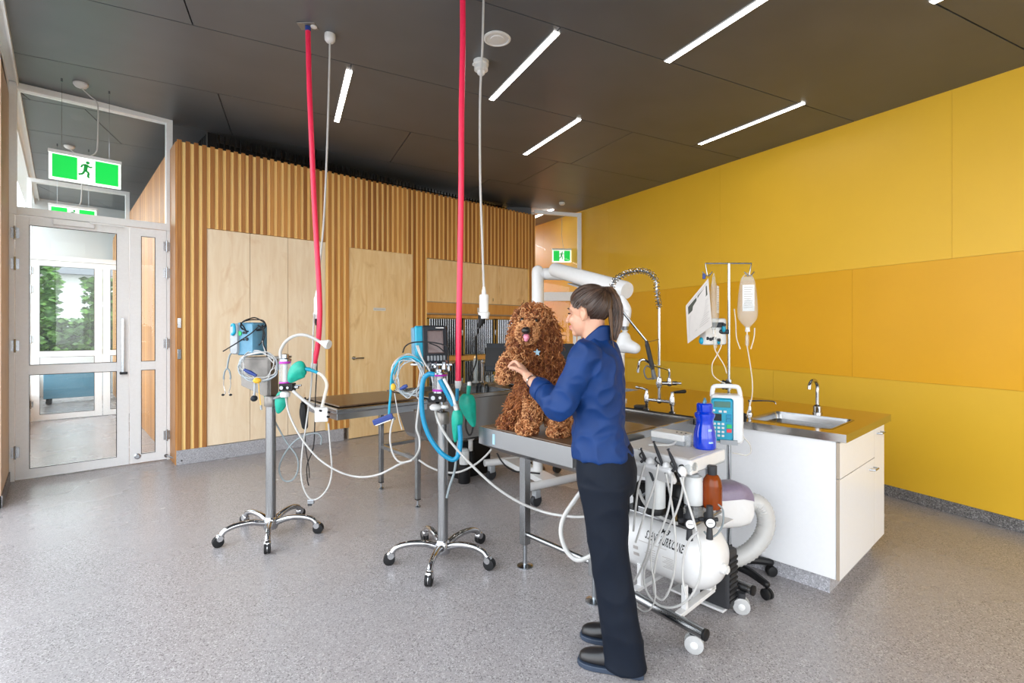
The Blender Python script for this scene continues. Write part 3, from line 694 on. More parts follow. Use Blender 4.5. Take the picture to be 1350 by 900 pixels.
for i, p in enumerate(pts):
    d = (pts[min(i + 1, len(pts) - 1)] - pts[max(i - 1, 0)]).normalized(); u, w = perp(d)
    if i: acc += (p - pts[i - 1]).length
    a = acc / .024 * 2 * math.pi; hel.append(p + (u * math.cos(a) + w * math.sin(a)) * .02)
m.path(hel, .0027, 5); m.build('spring', 'chrome', t)
g0, g1 = at(852, 449, TD - .05), at(860.5, 487, TD - .05)
m = MB(); m.path([g0, g0.lerp(g1, .1), g0.lerp(g1, .12), g0.lerp(g1, .9), g1], [.01, .012, .015, .016, .012], 12); m.build('spray_grip', 'dark_grey', t)
m = MB(); m.cyl(g1, at(863, 500, TD - .06), .013, .018); m.tube([g1, at(853, 482, TD - .08), at(849, 489, TD - .09), at(853, 499, TD - .09), at(862, 498, TD - .08)], .005); m.build('spray_head', 'steel_dull', t)
m = MB(); m.cyl(at(853, 451, TD - .05), C0 + UP * .5, .004); m.build('hook_bracket', 'chrome', t)
# white post and small fob on the bench
b = at(819, 531, 4.05); b.z = .911
m = MB(); m.lathe([(.045, 0), (.045, .015), (.028, .02), (.028, .5), (.022, .52)], b); tag(m.build('support_post', 'white_enamel'), 'plain white post standing on the bench right behind the woman', 'post')
b = V(3.17, 2.12, .911); m = MB(); m.lathe([(.0, 0), (.045, 0), (.05, .008), (.04, .016), (0, .018)], b); tag(m.build('sink_plug', 'dark_grey'), 'flat black sink plug lying on the bench behind the tub', 'plug')
# ================================================================ NEAR WET TABLE (dog stands on it)
t = thing('wet_table', (2.45, 2.0, 0), 'stainless steel wet table with brown mat that the dog sits on', 'table')
TX0, TX1, TY0, TY1 = 1.88, 3.052, 1.645, 2.385
m = MB()
def rect(x0, x1, y0, y1, z): return [V(x0, y0, z), V(x1, y0, z), V(x1, y1, z), V(x0, y1, z)]
rings = [rect(TX0 + .03, TX1 - .02, TY0 + .03, TY1 - .03, .893), rect(TX0 + .018, TX1 - .012, TY0 + .018, TY1 - .018, .9), rect(TX0, TX1, TY0, TY1, .9), rect(TX0, TX1, TY0, TY1, .80), rect(TX0 + .13, TX1, TY0 + .07, TY1 - .07, .735), rect(TX0 + .16, TX1, TY0 + .07, TY1 - .07, .725)]
m.loft(rings, cap=False); m.add(rings[-1], [(0, 1, 2, 3)])
m.m = 1; m.bx((TX0 - .0008, 2.245, .845), (.001, .022, .06))
m.build('tub', ['steel', 'tag_blue'], t, smooth=0, bevel=.004)
m = MB(); m.box((2.66, TY0 + .03, .79), (TX1 - .02, TY1 - .03, .80)); m.box((2.655, TY0 + .03, .79), (2.66, TY1 - .03, .893)); m.box((TX1 - .024, TY0 + .03, .79), (TX1 - .02, TY1 - .03, .893)); m.box((2.66, TY0 + .03, .79), (TX1 - .02, TY0 + .034, .893)); m.box((2.66, TY1 - .034, .79), (TX1 - .02, TY1 - .03, .893)); m.build('basin', 'steel_worktop', t, smooth=0)
m = MB(); m.box((TX0 + .02, TY0 + .02, .8935), (2.655, TY1 - .02, .9045)); m.build('rubber_mat', 'brown_mat', t, smooth=0, bevel=.004)
for y in (2.3, 1.75):
    m = MB(); m.box((2.155, y - .025, .14), (2.205, y + .025, .73)); q = m.build('leg', 'steel', t, smooth=0, bevel=.003)
    m = MB(); m.cyl((2.18, y, .012), (2.18, y, .14), .013); m.lathe([(.05, 0), (.05, .006), (.015, .014)], (2.18, y, 0)); m.build('levelling_foot', 'steel_bright', q)
m = MB(); m.cyl((2.18, 1.775, .205), (2.18, 2.275, .205), .016); m.build('stretcher', 'steel', t)
for y in (2.3, 1.75):
    m = MB(); m.box((2.98, y - .02, .0), (3.02, y + .02, .73)); m.build('leg', 'steel', t, smooth=0, bevel=.003)
# ================================================================ FAR WET TABLE
t = thing('wet_table', (2.6, 4.0, 0), 'empty stainless wet table with deep trough standing behind the hose stands', 'table')
m = MB()
o = rect(1.555, 2.35, 3.68, 4.42, .88); i_ = rect(1.59, 2.35, 3.715, 4.385, .872)
m.loft([i_, rect(1.575, 2.35, 3.70, 4.40, .885), o, rect(1.555, 2.35, 3.68, 4.42, .855), rect(1.56, 2.35, 3.685, 4.415, .85), rect(1.56, 2.35, 3.685, 4.415, .80)], cap=False); m.add(rect(1.56, 2.35, 3.685, 4.415, .80), [(0, 1, 2, 3)]); m.add(rect(1.59, 2.35, 3.715, 4.385, .872), [(0, 1, 2, 3)])
m.build('tray', 'steel_bright', t, smooth=0, bevel=.003)
m = MB(); m.prism([V(1.60, 3.74, .885), V(2.32, 3.74, .885), V(2.32, 4.39, .885), V(1.60, 4.39, .885)], UP * .012); m.build('rubber_mat', 'brown_mat', t, smooth=0, bevel=.004)
m = MB()      # deep trough with a sloping end, wide flat rim
x0, x1, y0, y1 = 2.36, 3.56, 3.60, 4.42
m.loft([rect(x0 + .05, x1 - .06, y0 + .07, y1 - .05, .86), rect(x0 + .02, x1 - .02, y0 + .02, y1 - .02, .9), rect(x0, x1, y0, y1, .9), rect(x0, x1, y0, y1, .865), rect(x0 + .04, x1 - .03, y0 + .04, y1 - .03, .86), rect(x0 + .14, x1 - .2, y0 + .06, y1 - .1, .50), rect(x0 + .14, x1 - .2, y0 + .12, y1 - .15, .47)], cap=False)
m.add(rect(x0 + .14, x1 - .2, y0 + .12, y1 - .15, .47), [(0, 1, 2, 3)]); m.add(rect(x0 + .05, x1 - .06, y0 + .07, y1 - .05, .80), [(0, 1, 2, 3)])
for a, b2 in zip(rect(x0 + .05, x1 - .06, y0 + .07, y1 - .05, .86), rect(x0 + .05, x1 - .06, y0 + .07, y1 - .05, .86)[1:] + rect(x0 + .05, x1 - .06, y0 + .07, y1 - .05, .86)[:1]): m.add([a, b2, V(b2.x, b2.y, .8), V(a.x, a.y, .8)], [(0, 1, 2, 3)])
m.build('trough', 'steel', t, smooth=0, bevel=.004)
for x, y in ((2.24, 4.30), (2.24, 3.66), (3.46, 3.655), (3.46, 4.3)):
    m = MB(); m.box((x - .019, y - .019, .07), (x + .019, y + .019, .86 if x > 3 else .805)); q = m.build('leg', 'steel', t, smooth=0, bevel=.003)
    m = MB(); m.cyl((x, y, .02), (x, y, .07), .009); m.lathe([(.022, 0), (.024, .01), (.012, .022)], (x, y, 0)); m.m = 1; m.box((x - .018, y - .018, .062), (x + .018, y + .018, .07)); m.build('levelling_foot', ['steel_bright', 'black_rubber'], q)
m = MB(); m.box((2.225, 3.68, .385), (2.255, 4.28, .415)); m.box((2.26, 4.285, .385), (3.45, 4.315, .415)); m.box((3.445, 3.674, .385), (3.475, 4.28, .415)); m.build('stretcher', 'steel', t, smooth=0)
m = MB(); m.lathe([(.04, .47), (.04, .4), (.022, .38), (.022, .28)], (3.05, 4.0, 0)); m.m = 1; m.lathe([(.035, .28), (.035, .14), (.02, .13)], (3.05, 4.0, 0)); m.build('drain_pipe', ['white_plastic', 'black_plastic'], t)
m = MB(); b = V(1.93, 3.64, .77); m.bx(b, (.17, .03, .02)); m.build('rail_clip', 'steel_bright', t, smooth=0)
# shelf box and bottles under and behind the trough
m = MB(); p = onz(578, 640, .0); m.box((2.95, 4.05, .0), (3.35, 4.28, .36)); tag(m.build('storage_crate', 'black_plastic', bevel=.01), 'black crate on the floor below the trough of the far wet table', 'crate')
b = onz(612, 636, .0)
t = thing('bucket_bottle', b, 'white topped black canister standing on the floor below the trough', 'canister')
m = MB(); m.lathe([(.0, 0), (.055, 0), (.058, .01), (.058, .17), (.05, .18)], b); m.build('body', 'black_plastic', t); m = MB(); m.lathe([(.045, .181), (.048, .19), (.048, .31), (.03, .33), (0, .332)], b); m.build('cap', 'milky_plastic', t)
# taps, cylinder and jars on the far rim
t = thing('pillar_tap', (3.3, 4.35, .9), 'tall chrome pillar tap at the back rim of the far wet table', 'tap')
b = ony(636, 500, 4.36); b.z = .9
m = MB(); m.lathe([(.03, 0), (.03, .01), (.013, .014), (.013, .19), (.017, .2), (.017, .24), (.008, .25)], b); m.build('body', 'chrome', t)
m = MB(); m.tube([b + UP * .2, b + V(-.02, -.06, .23), b + V(-.03, -.12, .21), b + V(-.03, -.13, .17)], .01); m.build('spout', 'chrome', t)
b = ony(627, 500, 4.37); b.z = .9
t = thing('glass_funnel', b, 'clear glass measuring cylinder beside the pillar tap', 'cylinder')
m = MB(); m.lathe([(.04, 0), (.04, .01), (.02, .03), (.028, .1), (.028, .24), (.02, .27)], b, n=16); m.build('vessel', 'film_glass', t); m = MB(); m.lathe([(.021, .268), (.021, .29), (.0, .292)], b); m.build('stopper', 'brass', t)
jars = [(650, 506, .075), (657, 507, .09), (664, 507, .08), (671, 506, .095), (679, 505, .08), (643, 507, .07)]
for k, (x, y, h) in enumerate(jars):
    b = ony(x, y, 4.36 - .03 * (k % 2)); b.z = .9
    t = thing('specimen_jar', b, 'small clear lidded jar in the row on the far wet table rim', 'jar', 'jars on the far wet table rim')
    m = MB(); m.lathe([(.0, 0), (.024, 0), (.026, .006), (.026, h * .8), (.018, h * .88)], b, n=14); m.build('glass_body', 'film_glass', t); m = MB(); m.lathe([(.02, h * .88), (.021, h), (0, h + .002)], b, n=14); m.build('lid', 'steel_bright', t)
# dark monitor on its own pole behind the trough, with keyboard tray
t = thing('monitor_cart', (3.5, 4.62, 0), 'wide black monitor on a pole cart behind the dog', 'monitor')
p1, p2 = at(641, 454, 5.40), at(757, 451, 5.28); d = (p2 - p1); d.z = 0; W = d.length; d.normalize(); nrm = V(d.y, -d.x, 0); c = (p1 + p2) / 2
m = MB(); c2 = c - UP * .15 + nrm * 0
tilt = (UP * .97 + nrm * -.24).normalized(); side = d.cross(tilt)
m.obox(c2, (d, side, tilt), (W, .045, .3)); m.build('screen_case', 'panel_dark', t, smooth=0, bevel=.008)
m = MB(); m.obox(c2 - d * .22 + side * .024, (d, side, tilt), (.5, .006, .2)); m.obox(c2 - d * .22 - side * .024, (d, side, tilt), (.5, .006, .2)); m.build('screen_inset', 'black_plastic', t, smooth=0)
m = MB(); m.obox(c2 - d * .12 + side * .028, (d, side, tilt), (.05, .002, .008)); m.obox(c2 - d * .12 - side * .028, (d, side, tilt), (.05, .002, .008)); m.build('badge', 'white_plastic', t, smooth=0)
base = V(c2.x, c2.y, 0) + nrm * -.03
m = MB(); m.cyl(base + UP * .04, c2 - UP * .02 - nrm * .0, .02); m.build('pole', 'dark_grey', t)
m = MB(); m.lathe([(.0, 0), (.16, 0), (.16, .015), (.03, .045), (0, .045)], base); m.build('foot', 'dark_grey', t)
m = MB(); kc = V(base.x, base.y, .99) ; m.obox(kc, (d, nrm, UP), (.62, .2, .03)); m.build('keyboard_tray', 'black_plastic', t, smooth=0, bevel=.006)
# ================================================================ MOBILE X-RAY ARM
cb = V(3.27, 3.30, 0)
t = thing('xray_stand', cb, 'white mobile dental x-ray stand with long angled arm and tube head', 'x-ray stand')
zf = .17
m = MB()
ca, cb1 = V(3.16, 3.86, zf), V(2.96, 3.03, zf)
e1, e2 = V(3.9, 3.58, zf), V(3.62, 2.93, zf)
m.cyl(ca - (e1 - ca).normalized() * .04, e1, .035); m.cyl(cb1 - (e2 - cb1).normalized() * .06, e2, .035)
mid1, mid2 = ca.lerp(e1, .3), cb1.lerp(e2, .3)
dr = (mid2 - mid1).normalized(); m.obox((mid1 + mid2) / 2, (dr, dr.cross(UP), UP), ((mid2 - mid1).length, .16, .05)); m.build('base_frame', 'white_enamel', t, bevel=.004)
for q in (ca + V(.03, -.01, 0), cb1 + V(.03, -.01, 0), e1 - V(.05, 0, 0), e2 - V(.05, 0, 0)):
    m = MB(); b = V(q.x, q.y, 0); m.cyl(b + V(0, -.018, .05), b + V(0, .018, .05), .05, n=20); w_ = m.build('caster', 'dark_grey', t)
    m = MB(); m.box(b + V(-.03, -.025, .07), b + V(.035, .025, .138)); m.build('fork', 'grey_plastic', w_, bevel=.008)
tp = at(709, 352, 4.62); foot = V(tp.x, tp.y, zf + .02)
m = MB(); m.cyl(V(3.24, 3.36, zf), foot, .04) if (V(3.24, 3.36, zf) - foot).length > .05 else None
m.cyl(foot - UP * .05, V(tp.x, tp.y, .75), .045); m.taper([V(tp.x, tp.y, .7), V(tp.x, tp.y, 1.5), V(tp.x, tp.y, tp.z - .04)], [.056, .056, .056], n=20); m.build('column', 'white_enamel', t)
l1 = at(724, 361, 4.6); l2 = at(742, 361.5, 4.3)
m = MB(); m.taper([V(tp.x, tp.y, l1.z), l1, l2], [.05, .055, .05], n=14); m.build('swivel_link', 'white_enamel', t)
a1_, a2_ = at(730, 355, 4.28), at(827, 383, 3.55)
m = MB(); m.path([a1_, a1_.lerp(a2_, .02), a1_.lerp(a2_, .97), a2_], [.052, .06, .064, .058], 20); m.build('main_arm', 'white_enamel', t)
m = MB(); q = at(770, 369, 4.02); m.m = 0; m.obox(q - UP * .062, ((a2_ - a1_).normalized(), RT, UP), (.35, .05, .01)); m.build('arm_underside', 'grey_plastic', t, smooth=0)
m = MB(); m.taper([at(820, 392, 3.55), at(826, 405, 3.52), at(827, 413, 3.52), at(824, 435, 3.5)], [.02, .028, .028, .02], n=14); m.build('drop_link', 'white_enamel', t)
h0 = at(823, 452, 3.5)
m = MB(); m.taper([h0 + UP * .035, h0 - UP * .012], [.045, .06], n=16); m.taper([h0 - UP * .012, at(837, 459, 3.45)], [.055, .04], n=16); m.build('tube_head', 'white_enamel', t, remesh=.008, sm=4)
m = MB(); m.cyl(h0 + UP * .09, h0 + UP * .115, .03, .036); m.build('yoke_collar', 'steel_bright', t)
# ================================================================ ROLLING STANDS WITH ANAESTHETIC GEAR
def hose_stand(c, ang0, ztop, label):
    c = Vector(c); t = thing('anaesthetic_stand', c, label, 'equipment stand', 'rolling anaesthetic stands')
    m = MB(); m.lathe([(.0, .045), (.045, .045), (.05, .06), (.05, .11), (.038, .13)], c, n=24); m.build('hub', 'chrome', t)
    m = MB(); m.cyl(c + UP * .1, c + UP * ztop, .034, n=24); m.build('pole', 'steel', t)
    m = MB(); m.lathe([(.0, ztop - .075), (.041, ztop - .075), (.043, ztop - .07), (.043, ztop - .01), (.036, ztop)], c, n=24); m.build('collar', 'plate_grey', t)
    for i in range(5):
        a = rad(ang0 + 72 * i); d = V(math.cos(a), math.sin(a), 0); s = V(-d.y, d.x, 0)
        m = MB(); m.taper([c + d * .03 + UP * .085, c + d * .12 + UP * .115, c + d * .22 + UP * .12, c + d * .29 + UP * .103, c + d * .318 + UP * .075], [.023, .021, .019, .018, .02], n=12); q = m.build('leg', 'chrome', t)
        w = c + d * .335 + UP * .036; m = MB()
        for k in (-1, 1):
            p = w + s * (k * .011); m.path([p - s * .009, p - s * .007, p + s * .007, p + s * .009], [.03, .036, .036, .03], 18)
        m.build('caster_wheel', 'black_rubber', q)
        m = MB(); m.path([w - s * .0205 + UP * .022 - d * .01, w - s * .012 + UP * .022 - d * .01, w + s * .012 + UP * .022 - d * .01, w + s * .0205 + UP * .022 - d * .01], [.02, .027, .027, .02], 16); m.cyl(w - d * .015 + UP * .03, w - d * .015 + UP * .055, .014); m.path([w - s * .004, w + s * .004], [.03, .03], 14); m.build('caster_hood', 'chrome', q)
    return t
def hang(name, label, cat, pts, r, mat, n=8, k=6, group=None):
    m = MB(); m.tube(pts, r, n, k); o = m.build(name, mat); tag(o, label, cat, group); return o
def P(l, t): return [at(x, y, t) for x, y in l]
# ---- left stand
D1 = 3.66; c1 = V(1.154, 3.886, 0)
s1 = hose_stand(c1, 178, 1.0, 'chrome five wheeled anaesthetic stand in front of the tall cupboard')
bx_ = RT; by_ = FW
m = MB(); p = at(338, 497, D1 - .02)
poly = [at(316, 474, D1), at(357, 473, D1), at(357, 523, D1), at(350, 523, D1), at(318, 508, D1)]; m.prism(poly, FW * .012); m.prism([at(316, 474, D1), at(372, 473, D1), at(372, 470, D1), at(316, 471, D1)], FW * .16); m.prism([at(352, 474, D1), at(357, 473, D1), at(357, 523, D1), at(352, 521, D1)], FW * .12)
m.build('bracket_plate', 'plate_grey', s1, smooth=0, bevel=.002)
def absorber(t, x, y0, y1, D, rpx, mid):
    k = D / 668; a, b = at(x, y1, D), at(x, y0, D); h = (b - a).z; r = rpx * k
    m = MB(); m.lathe([(r, .06 * h), (r, .94 * h)], a, n=18); m.build('absorber_glass', 'clear_plastic', t)
    m = MB(); m.lathe([(r * .45, .06 * h), (r * .45, .94 * h)], a, n=10); m.build('inner_tube', 'white_plastic', t)
    for q in (.0, .9):
        m = MB(); m.lathe([(r * 1.12, q * h), (r * 1.15, (q + .02) * h), (r * 1.15, (q + .09) * h), (r * 1.12, (q + .1) * h)], a, n=18); m.build('seal_ring', 'magenta_ring', t)
    m = MB(); m.lathe([(r * 1.2, h), (r * 1.2, h * 1.1), (r * .7, h * 1.14), (r * .7, h * 1.3), (r * .3, h * 1.33)], a, n=18); m.lathe([(r * 1.2, -.1 * h), (r * 1.2, 0)], a, n=18); m.build('metal_cap', 'steel_bright', t)
    for s in (-1, 1):
        m = MB(); m.cyl(a + RT * (s * r * 1.1) - UP * .02, a + RT * (s * r * 1.1) + UP * (h * 1.05), .003, n=6); m.build('tie_rod', 'steel_bright', t)
absorber(s1, 376, 476, 506, D1 - .1, 6.5, 0)
def valve(t, x, y, D, w, h, names=('valve_block',)):
    p = at(x, y, D); k = D / 668
    m = MB(); m.obox(p, (RT, FW, UP), (w * k, .06, h * k)); m.build('valve_block', 'black_plastic', t, smooth=0, bevel=.004)
    m = MB(); m.cyl(p - RT * (w * k * .2) - FW * .03, p - RT * (w * k * .2) - FW * .055, .013); m.cyl(p + RT * (w * k * .2) - FW * .03, p + RT * (w * k * .2) - FW * .045, .009); m.cyl(p + RT * (w * k * .5), p + RT * (w * k * .5 + .03), .012); m.cyl(p + RT * (w * k * .45) + UP * .012, p + RT * (w * k * .5 + .05) + UP * .012, .006); m.build('knob', 'steel_bright', t)
valve(s1, 379, 510, D1 - .12, 18, 10)
m = MB(); m.lathe([(.03, .0), (.034, .01), (.034, .03), (.02, .04)], at(376, 523, D1 - .12)); m.m = 1; m.cyl(c1 + UP * .97, at(376, 520, D1 - .12), .014); m.build('valve_seat', ['white_plastic', 'steel_bright'], s1)
def bag(t, l, D, w, mat='teal_rubber', squash=.55, name='breathing_bag'):
    m = MB(); pts = P(l, D); Pp = spline(pts, 6); n = len(Pp); rings = []
    for i, p in enumerate(Pp):
        q = i / (n - 1); r = w * (.16 + .84 * math.sin(math.pi * min(1, q * .93 + .07) ** .8) ** .8) if q < .999 else w * .15
        d = (Pp[min(i + 1, n - 1)] - Pp[max(i - 1, 0)]).normalized(); s = d.cross(FW).normalized(); f = d.cross(s)
        rings.append([p + s * (r * math.cos(a)) + f * (r * squash * math.sin(a) * (1 + .12 * math.cos(4 * a))) for a in [2 * math.pi * j / 20 for j in range(20)]])
    m.loft(rings); return m.build(name, mat, t, sub=1)
bag(s1, [(403, 485), (396, 487), (388, 494), (381, 504)], D1 - .16, .062)
bag(s1, [(373, 516), (371, 526), (369, 536), (366, 545)], D1 - .05, .045)
m = MB(); m.path(P([(400, 485.5), (408, 487), (409, 487.4), (419, 491)], D1 - .16), [.012, .015, .012, .011], 12); m.build('hose_connector', 'cyan_trim', s1)
m = MB(); m.tube(P([(370, 472), (370, 462), (377, 450), (389, 442.5), (402, 441.5), (414, 446), (424, 452)], D1 - .1), .011, 10); m.build('arched_hose', 'white_hose', s1)
m = MB(); q0, q1 = at(423, 451, D1 - .1), at(434, 454.5, D1 - .12); m.path([q0, q0.lerp(q1, .3), q0.lerp(q1, .8), q1], [.014, .02, .035, .03], 18); m.build('mask_cone', 'white_plastic', s1)
m = MB(); m.tube(P([(386, 515), (400, 527), (418, 541)], D1 - .16), .0105, 10); m.build('outlet_hose', 'white_hose', s1)
m = MB(); p = at(424, 546, D1 - .2); m.obox(p, ((RT + FW * .3).normalized(), (FW - RT * .3).normalized(), UP), (.085, .06, .095)); q = m.build('scavenge_box', 'white_plastic', s1, smooth=0, bevel=.006)
m = MB(); 
for x, y in ((432, 543), (421, 541), (431, 549)): m.cyl(at(x, y, D1 - .26), at(x + 3, y + .5, D1 - .25), .007)
m.build('box_port', 'black_plastic', q)
m = MB(); m.tube(P([(419, 491), (426, 496), (431, 507), (428, 522), (424, 539)], D1 - .18), .011, 10); m.build('clear_hose', 'tube_clear', s1)
m = MB(); m.tube(P([(358, 545), (366, 562), (378, 583), (391, 601), (393, 618), (386, 632), (374, 633), (368, 618), (374, 600), (388, 582), (404, 573), (418, 571), (424, 577), (423, 586)], D1 + .04), .006, 8); m.build('drip_tube', 'grey_hose', s1)
m = MB(); m.tube(P([(346, 512), (350, 524), (355, 538), (362, 552)], D1 + .03), .0075, 8); m.build('drip_tube', 'teal_rubber', s1)
# monitor on the left stand
p = at(329, 446.5, D1 - .0)
t = thing('vital_signs_monitor', at(329, 469, D1), 'boxy blue grey vital signs monitor with black leads on the left stand', 'monitor')
ax = ((RT * .94 - FW * .34).normalized(),); ay = V(-ax[0].y, ax[0].x, 0)
def rbox(mb, c, axs, d, r, n=4):
    a, b, cc = axs; ring = []
    for cx, cz, st in ((d[0] / 2 - r, d[2] / 2 - r, 0), (-d[0] / 2 + r, d[2] / 2 - r, 90), (-d[0] / 2 + r, -d[2] / 2 + r, 180), (d[0] / 2 - r, -d[2] / 2 + r, 270)):
        for i in range(n + 1):
            q = rad(st + 90 * i / n); ring.append(a * (cx + r * math.cos(q)) + cc * (cz + r * math.sin(q)))
    mb.loft([[c + v * .93 - b * (d[1] / 2) for v in ring], [c + v - b * (d[1] / 2 - .012) for v in ring], [c + v + b * (d[1] / 2 - .012) for v in ring], [c + v * .93 + b * (d[1] / 2) for v in ring]])
m = MB(); rbox(m, p + RT * .015, (ax[0], ay, UP), (.165, .13, .235), .025); m.build('case', 'blue_device', t)
m = MB(); rbox(m, p - RT * .062 + FW * .02, (ax[0], ay, UP), (.07, .15, .22), .02); m.build('side_module', 'grey_plastic', t)
m = MB(); m.tube([p - RT * .1 + UP * .085 - ay * .03, p - RT * .085 + UP * .1 - ay * .045, p - RT * .06 + UP * .095 - ay * .06, p - RT * .055 + UP * .05 - ay * .065, p - RT * .075 + UP * .03 - ay * .06], .011); m.build('carry_handle', 'cyan_trim', t)
m = MB(); f = p + RT * .015 - ay * .066
for i, (u, w_, r) in enumerate(((-.035, .04, .016), (.0, .045, .009), (.02, .045, .009), (.03, .0, .012), (-.02, -.005, .006), (.0, -.005, .006))): m.m = 0 if i == 0 else 1; m.cyl(f + ax[0] * u + UP * w_, f + ax[0] * u + UP * w_ - ay * .006, r, n=12)
m.build('front_button', ['button_green', 'panel_dark'], t)
m = MB(); m.cyl(at(303, 461, D1 - .02), at(312, 460, D1), .012); m.build('side_socket', 'black_plastic', t)
def loopy(cx, cy, rx, ry, D, turns, jit, seed, n=14):
    rnd = random.Random(seed); out = []
    for i in range(int(turns * n) + 1):
        a = 2 * math.pi * i / n; k = 1 + rnd.uniform(-jit, jit); out.append(at(cx + rx * k * math.cos(a), cy + ry * k * math.sin(a), D + rnd.uniform(-.03, .03)))
    return out
m = MB(); m.tube(loopy(333, 428, 15, 8, D1 - .06, 2.6, .22, 4, 9), .0042, 6, 5); m.tube(P([(294, 463), (312, 452), (330, 440), (343, 430), (349, 440), (347, 452), (351, 462), (352, 470)], D1 - .1), .0042, 6); m.tube(P([(340, 428), (347, 436), (345, 450), (341, 455)], D1 - .09), .0042, 6)
tag(m.build('power_lead', 'black_rubber'), 'tangled black power lead draped over the blue grey monitor', 'cable')
# stethoscope
t = thing('stethoscope', at(300, 490, D1), 'grey stethoscope hanging off the left side of the monitor', 'stethoscope')
m = MB(); m.tube(P([(308, 463), (303, 468), (300.5, 478), (299.5, 486)], D1 - .02), .0065, 8)
for s in (-1, 1): m.tube(P([(299.5, 485), (299.5 + s * 3, 489), (299.5 + s * 4.5, 496), (299.5 + s * 4.2, 500)], D1 - .02), .0058, 8)
m.build('tubing', 'grey_hose', t)
m = MB()
for s in (-1, 1): m.tube(P([(299.5 + s * 4.2, 500), (299.5 + s * 4.6, 508), (299.5 + s * 2.4, 517), (299 + s * 4.5, 520)], D1 - .02), .0026, 6)
m.build('binaural', 'chrome', t)
for s in (-1, 1):
    m = MB(); m.ell(at(299 + s * 5, 520.3, D1 - .02), (.011, .009, .008)); m.build('ear_tip', 'black_rubber', t)
# coil of leads on the plate
t = thing('lead_coil', at(341, 500, D1 - .1), 'round coil of white monitoring leads with yellow tag on the left stand', 'cable')
m = MB(); m.tube(loopy(341, 481, 22, 18, D1 - .1, 3, .16, 11, 12), .0036, 6, 4); m.tube(P([(346, 449), (348, 458), (352, 468), (360, 478)], D1 - .09), .004, 6); m.build('leads', 'white_hose', t)
m = MB(); m.tube(loopy(341, 483, 25, 19, D1 - .075, 5, .12, 3, 12), .0036, 6, 4); m.build('grey_leads', 'lead_pale', t)
m = MB(); m.path(P([(322, 487), (330, 491), (338, 495)], D1 - .14), [.009, .014, .009], 10); m.build('connector', 'navy_clip', t)
m = MB(); m.ell(at(339, 501.5, D1 - .15), (.028, .012, .02)); m.build('tag', 'yellow_tag', t)
m = MB(); m.tube(P([(336, 503), (336, 512), (335, 521)], D1 - .1), .008, 8); m.m = 1; m.ell(at(335, 525, D1 - .1), (.024, .018, .022)); m.build('finger_probe', ['grey_plastic', 'panel_dark'], t)
m = MB(); m.tube(P([(341, 505), (342, 520), (344, 535)], D1 - .1), .003, 6); m.m = 1; m.cyl(at(344, 534, D1 - .1), at(344.5, 540, D1 - .1), .007); m.build('electrode_lead', ['yellow_tag', 'grey_plastic'], t)
# black handset
t = thing('handset', at(401, 566, D1 + .05), 'black handset hanging on a cable beside the far wet table', 'handset')
m = MB(); m.taper(P([(400, 533), (400.5, 545), (402, 562)], D1 + .05), [.022, .03, .022], n=10); m.build('body', 'black_plastic', t)
m = MB(); m.tube(P([(403, 524), (400, 528), (400, 534)], D1 + .05), .008); m.tube(P([(402, 566), (403, 590), (407, 615), (408, 630)], D1 + .05), .0035, 6); m.build('cord', 'black_rubber', t)
# ---- ceiling drops
def ceiling_drop_hose(l, D, label, plate=True):
    t = thing('hanging_air_hose', at(l[0][0], l[0][1], D), label, 'hose', 'red air hoses')
    pts = P(l, D)
    if l[0][1] < 10: pts[0].z = ceil_z(pts[0])
    m = MB(); m.tube(pts, .0185, 12, 6); m.build('hose', 'red_hose', t)
    if plate:
        c = V(pts[0].x, pts[0].y, ceil_z(pts[0])); m = MB(); m.obox(c - UP * .004 , (RT, FW, UP), (.13, .09, .008)); m.build('ceiling_plate', 'plate_grey', t, smooth=0, bevel=.003)
        m = MB(); m.lathe([(.02, -.01), (.02, -.04), (.016, -.045)], c); m.build('ceiling_socket', 'navy_clip', t); m = MB(); m.lathe([(.022, -.008), (.022, -.014), (.01, -.016)], c + RT * .042); m.build('gauge', 'white_plastic', t)
    m = MB(); e, d = pts[-1], (pts[-1] - pts[-2]).normalized(); m.path([e - d * .03, e, e + d * .03], [.021, .021, .014], 12); m.build('hose_end', 'white_plastic', t)
    return t
ceiling_drop_hose([(406, 39), (406.5, 60), (408, 120), (411, 190), (414, 260), (418, 330), (421, 385), (421.5, 420), (419, 455), (413, 484)], 3.68, 'red air hose curving down from the ceiling to the left stand')
ceiling_drop_hose([(610, -3), (610, 60), (608.5, 150), (608, 250), (606.5, 350), (605, 430), (604, 508)], 3.22, 'red air hose hanging straight down to the right hand stand', False)
def power_drop(l, D, label, rose, sx, sy):
    t = thing('hanging_power_socket', at(l[-1][0], l[-1][1], D), label, 'power cord', 'hanging power cords')
    pts = P(l, D); pts[0].z = ceil_z(pts[0]) - (.05 if rose else 0)
    m = MB(); m.tube(pts, .0075, 8, 6); m.build('cord', 'white_hose', t)
    if rose:
        c = V(pts[0].x, pts[0].y, ceil_z(pts[0])); m = MB(); m.lathe([(.038, 0), (.04, -.02), (.038, -.045), (.025, -.062), (.008, -.068)], c); m.build('ceiling_rose', 'white_plastic', t)
    e = pts[-1]; k = D / 668
    m = MB(); m.lathe([(.008, .03), (.014, .0), (.016, -.03)], e); m.build('cord_grip', 'white_plastic', t)
    h = sy * k; w = sx * k
    m = MB(); m.path([e - UP * .02, e - UP * .03, e - UP * (h * .75), e - UP * (h * .78), e - UP * h], [w * .34, w * .4, w * .4, w * .52, w * .42], 12, flat=.8); m.build('socket_box', 'white_plastic', t)
    return t, e - UP * h
_, e1 = power_drop([(435, 47), (434, 100), (431, 200), (427, 290), (422, 345), (418, 388)], 3.78, 'white power socket on a cord in front of the tall cupboard doors', True, 12, 32)
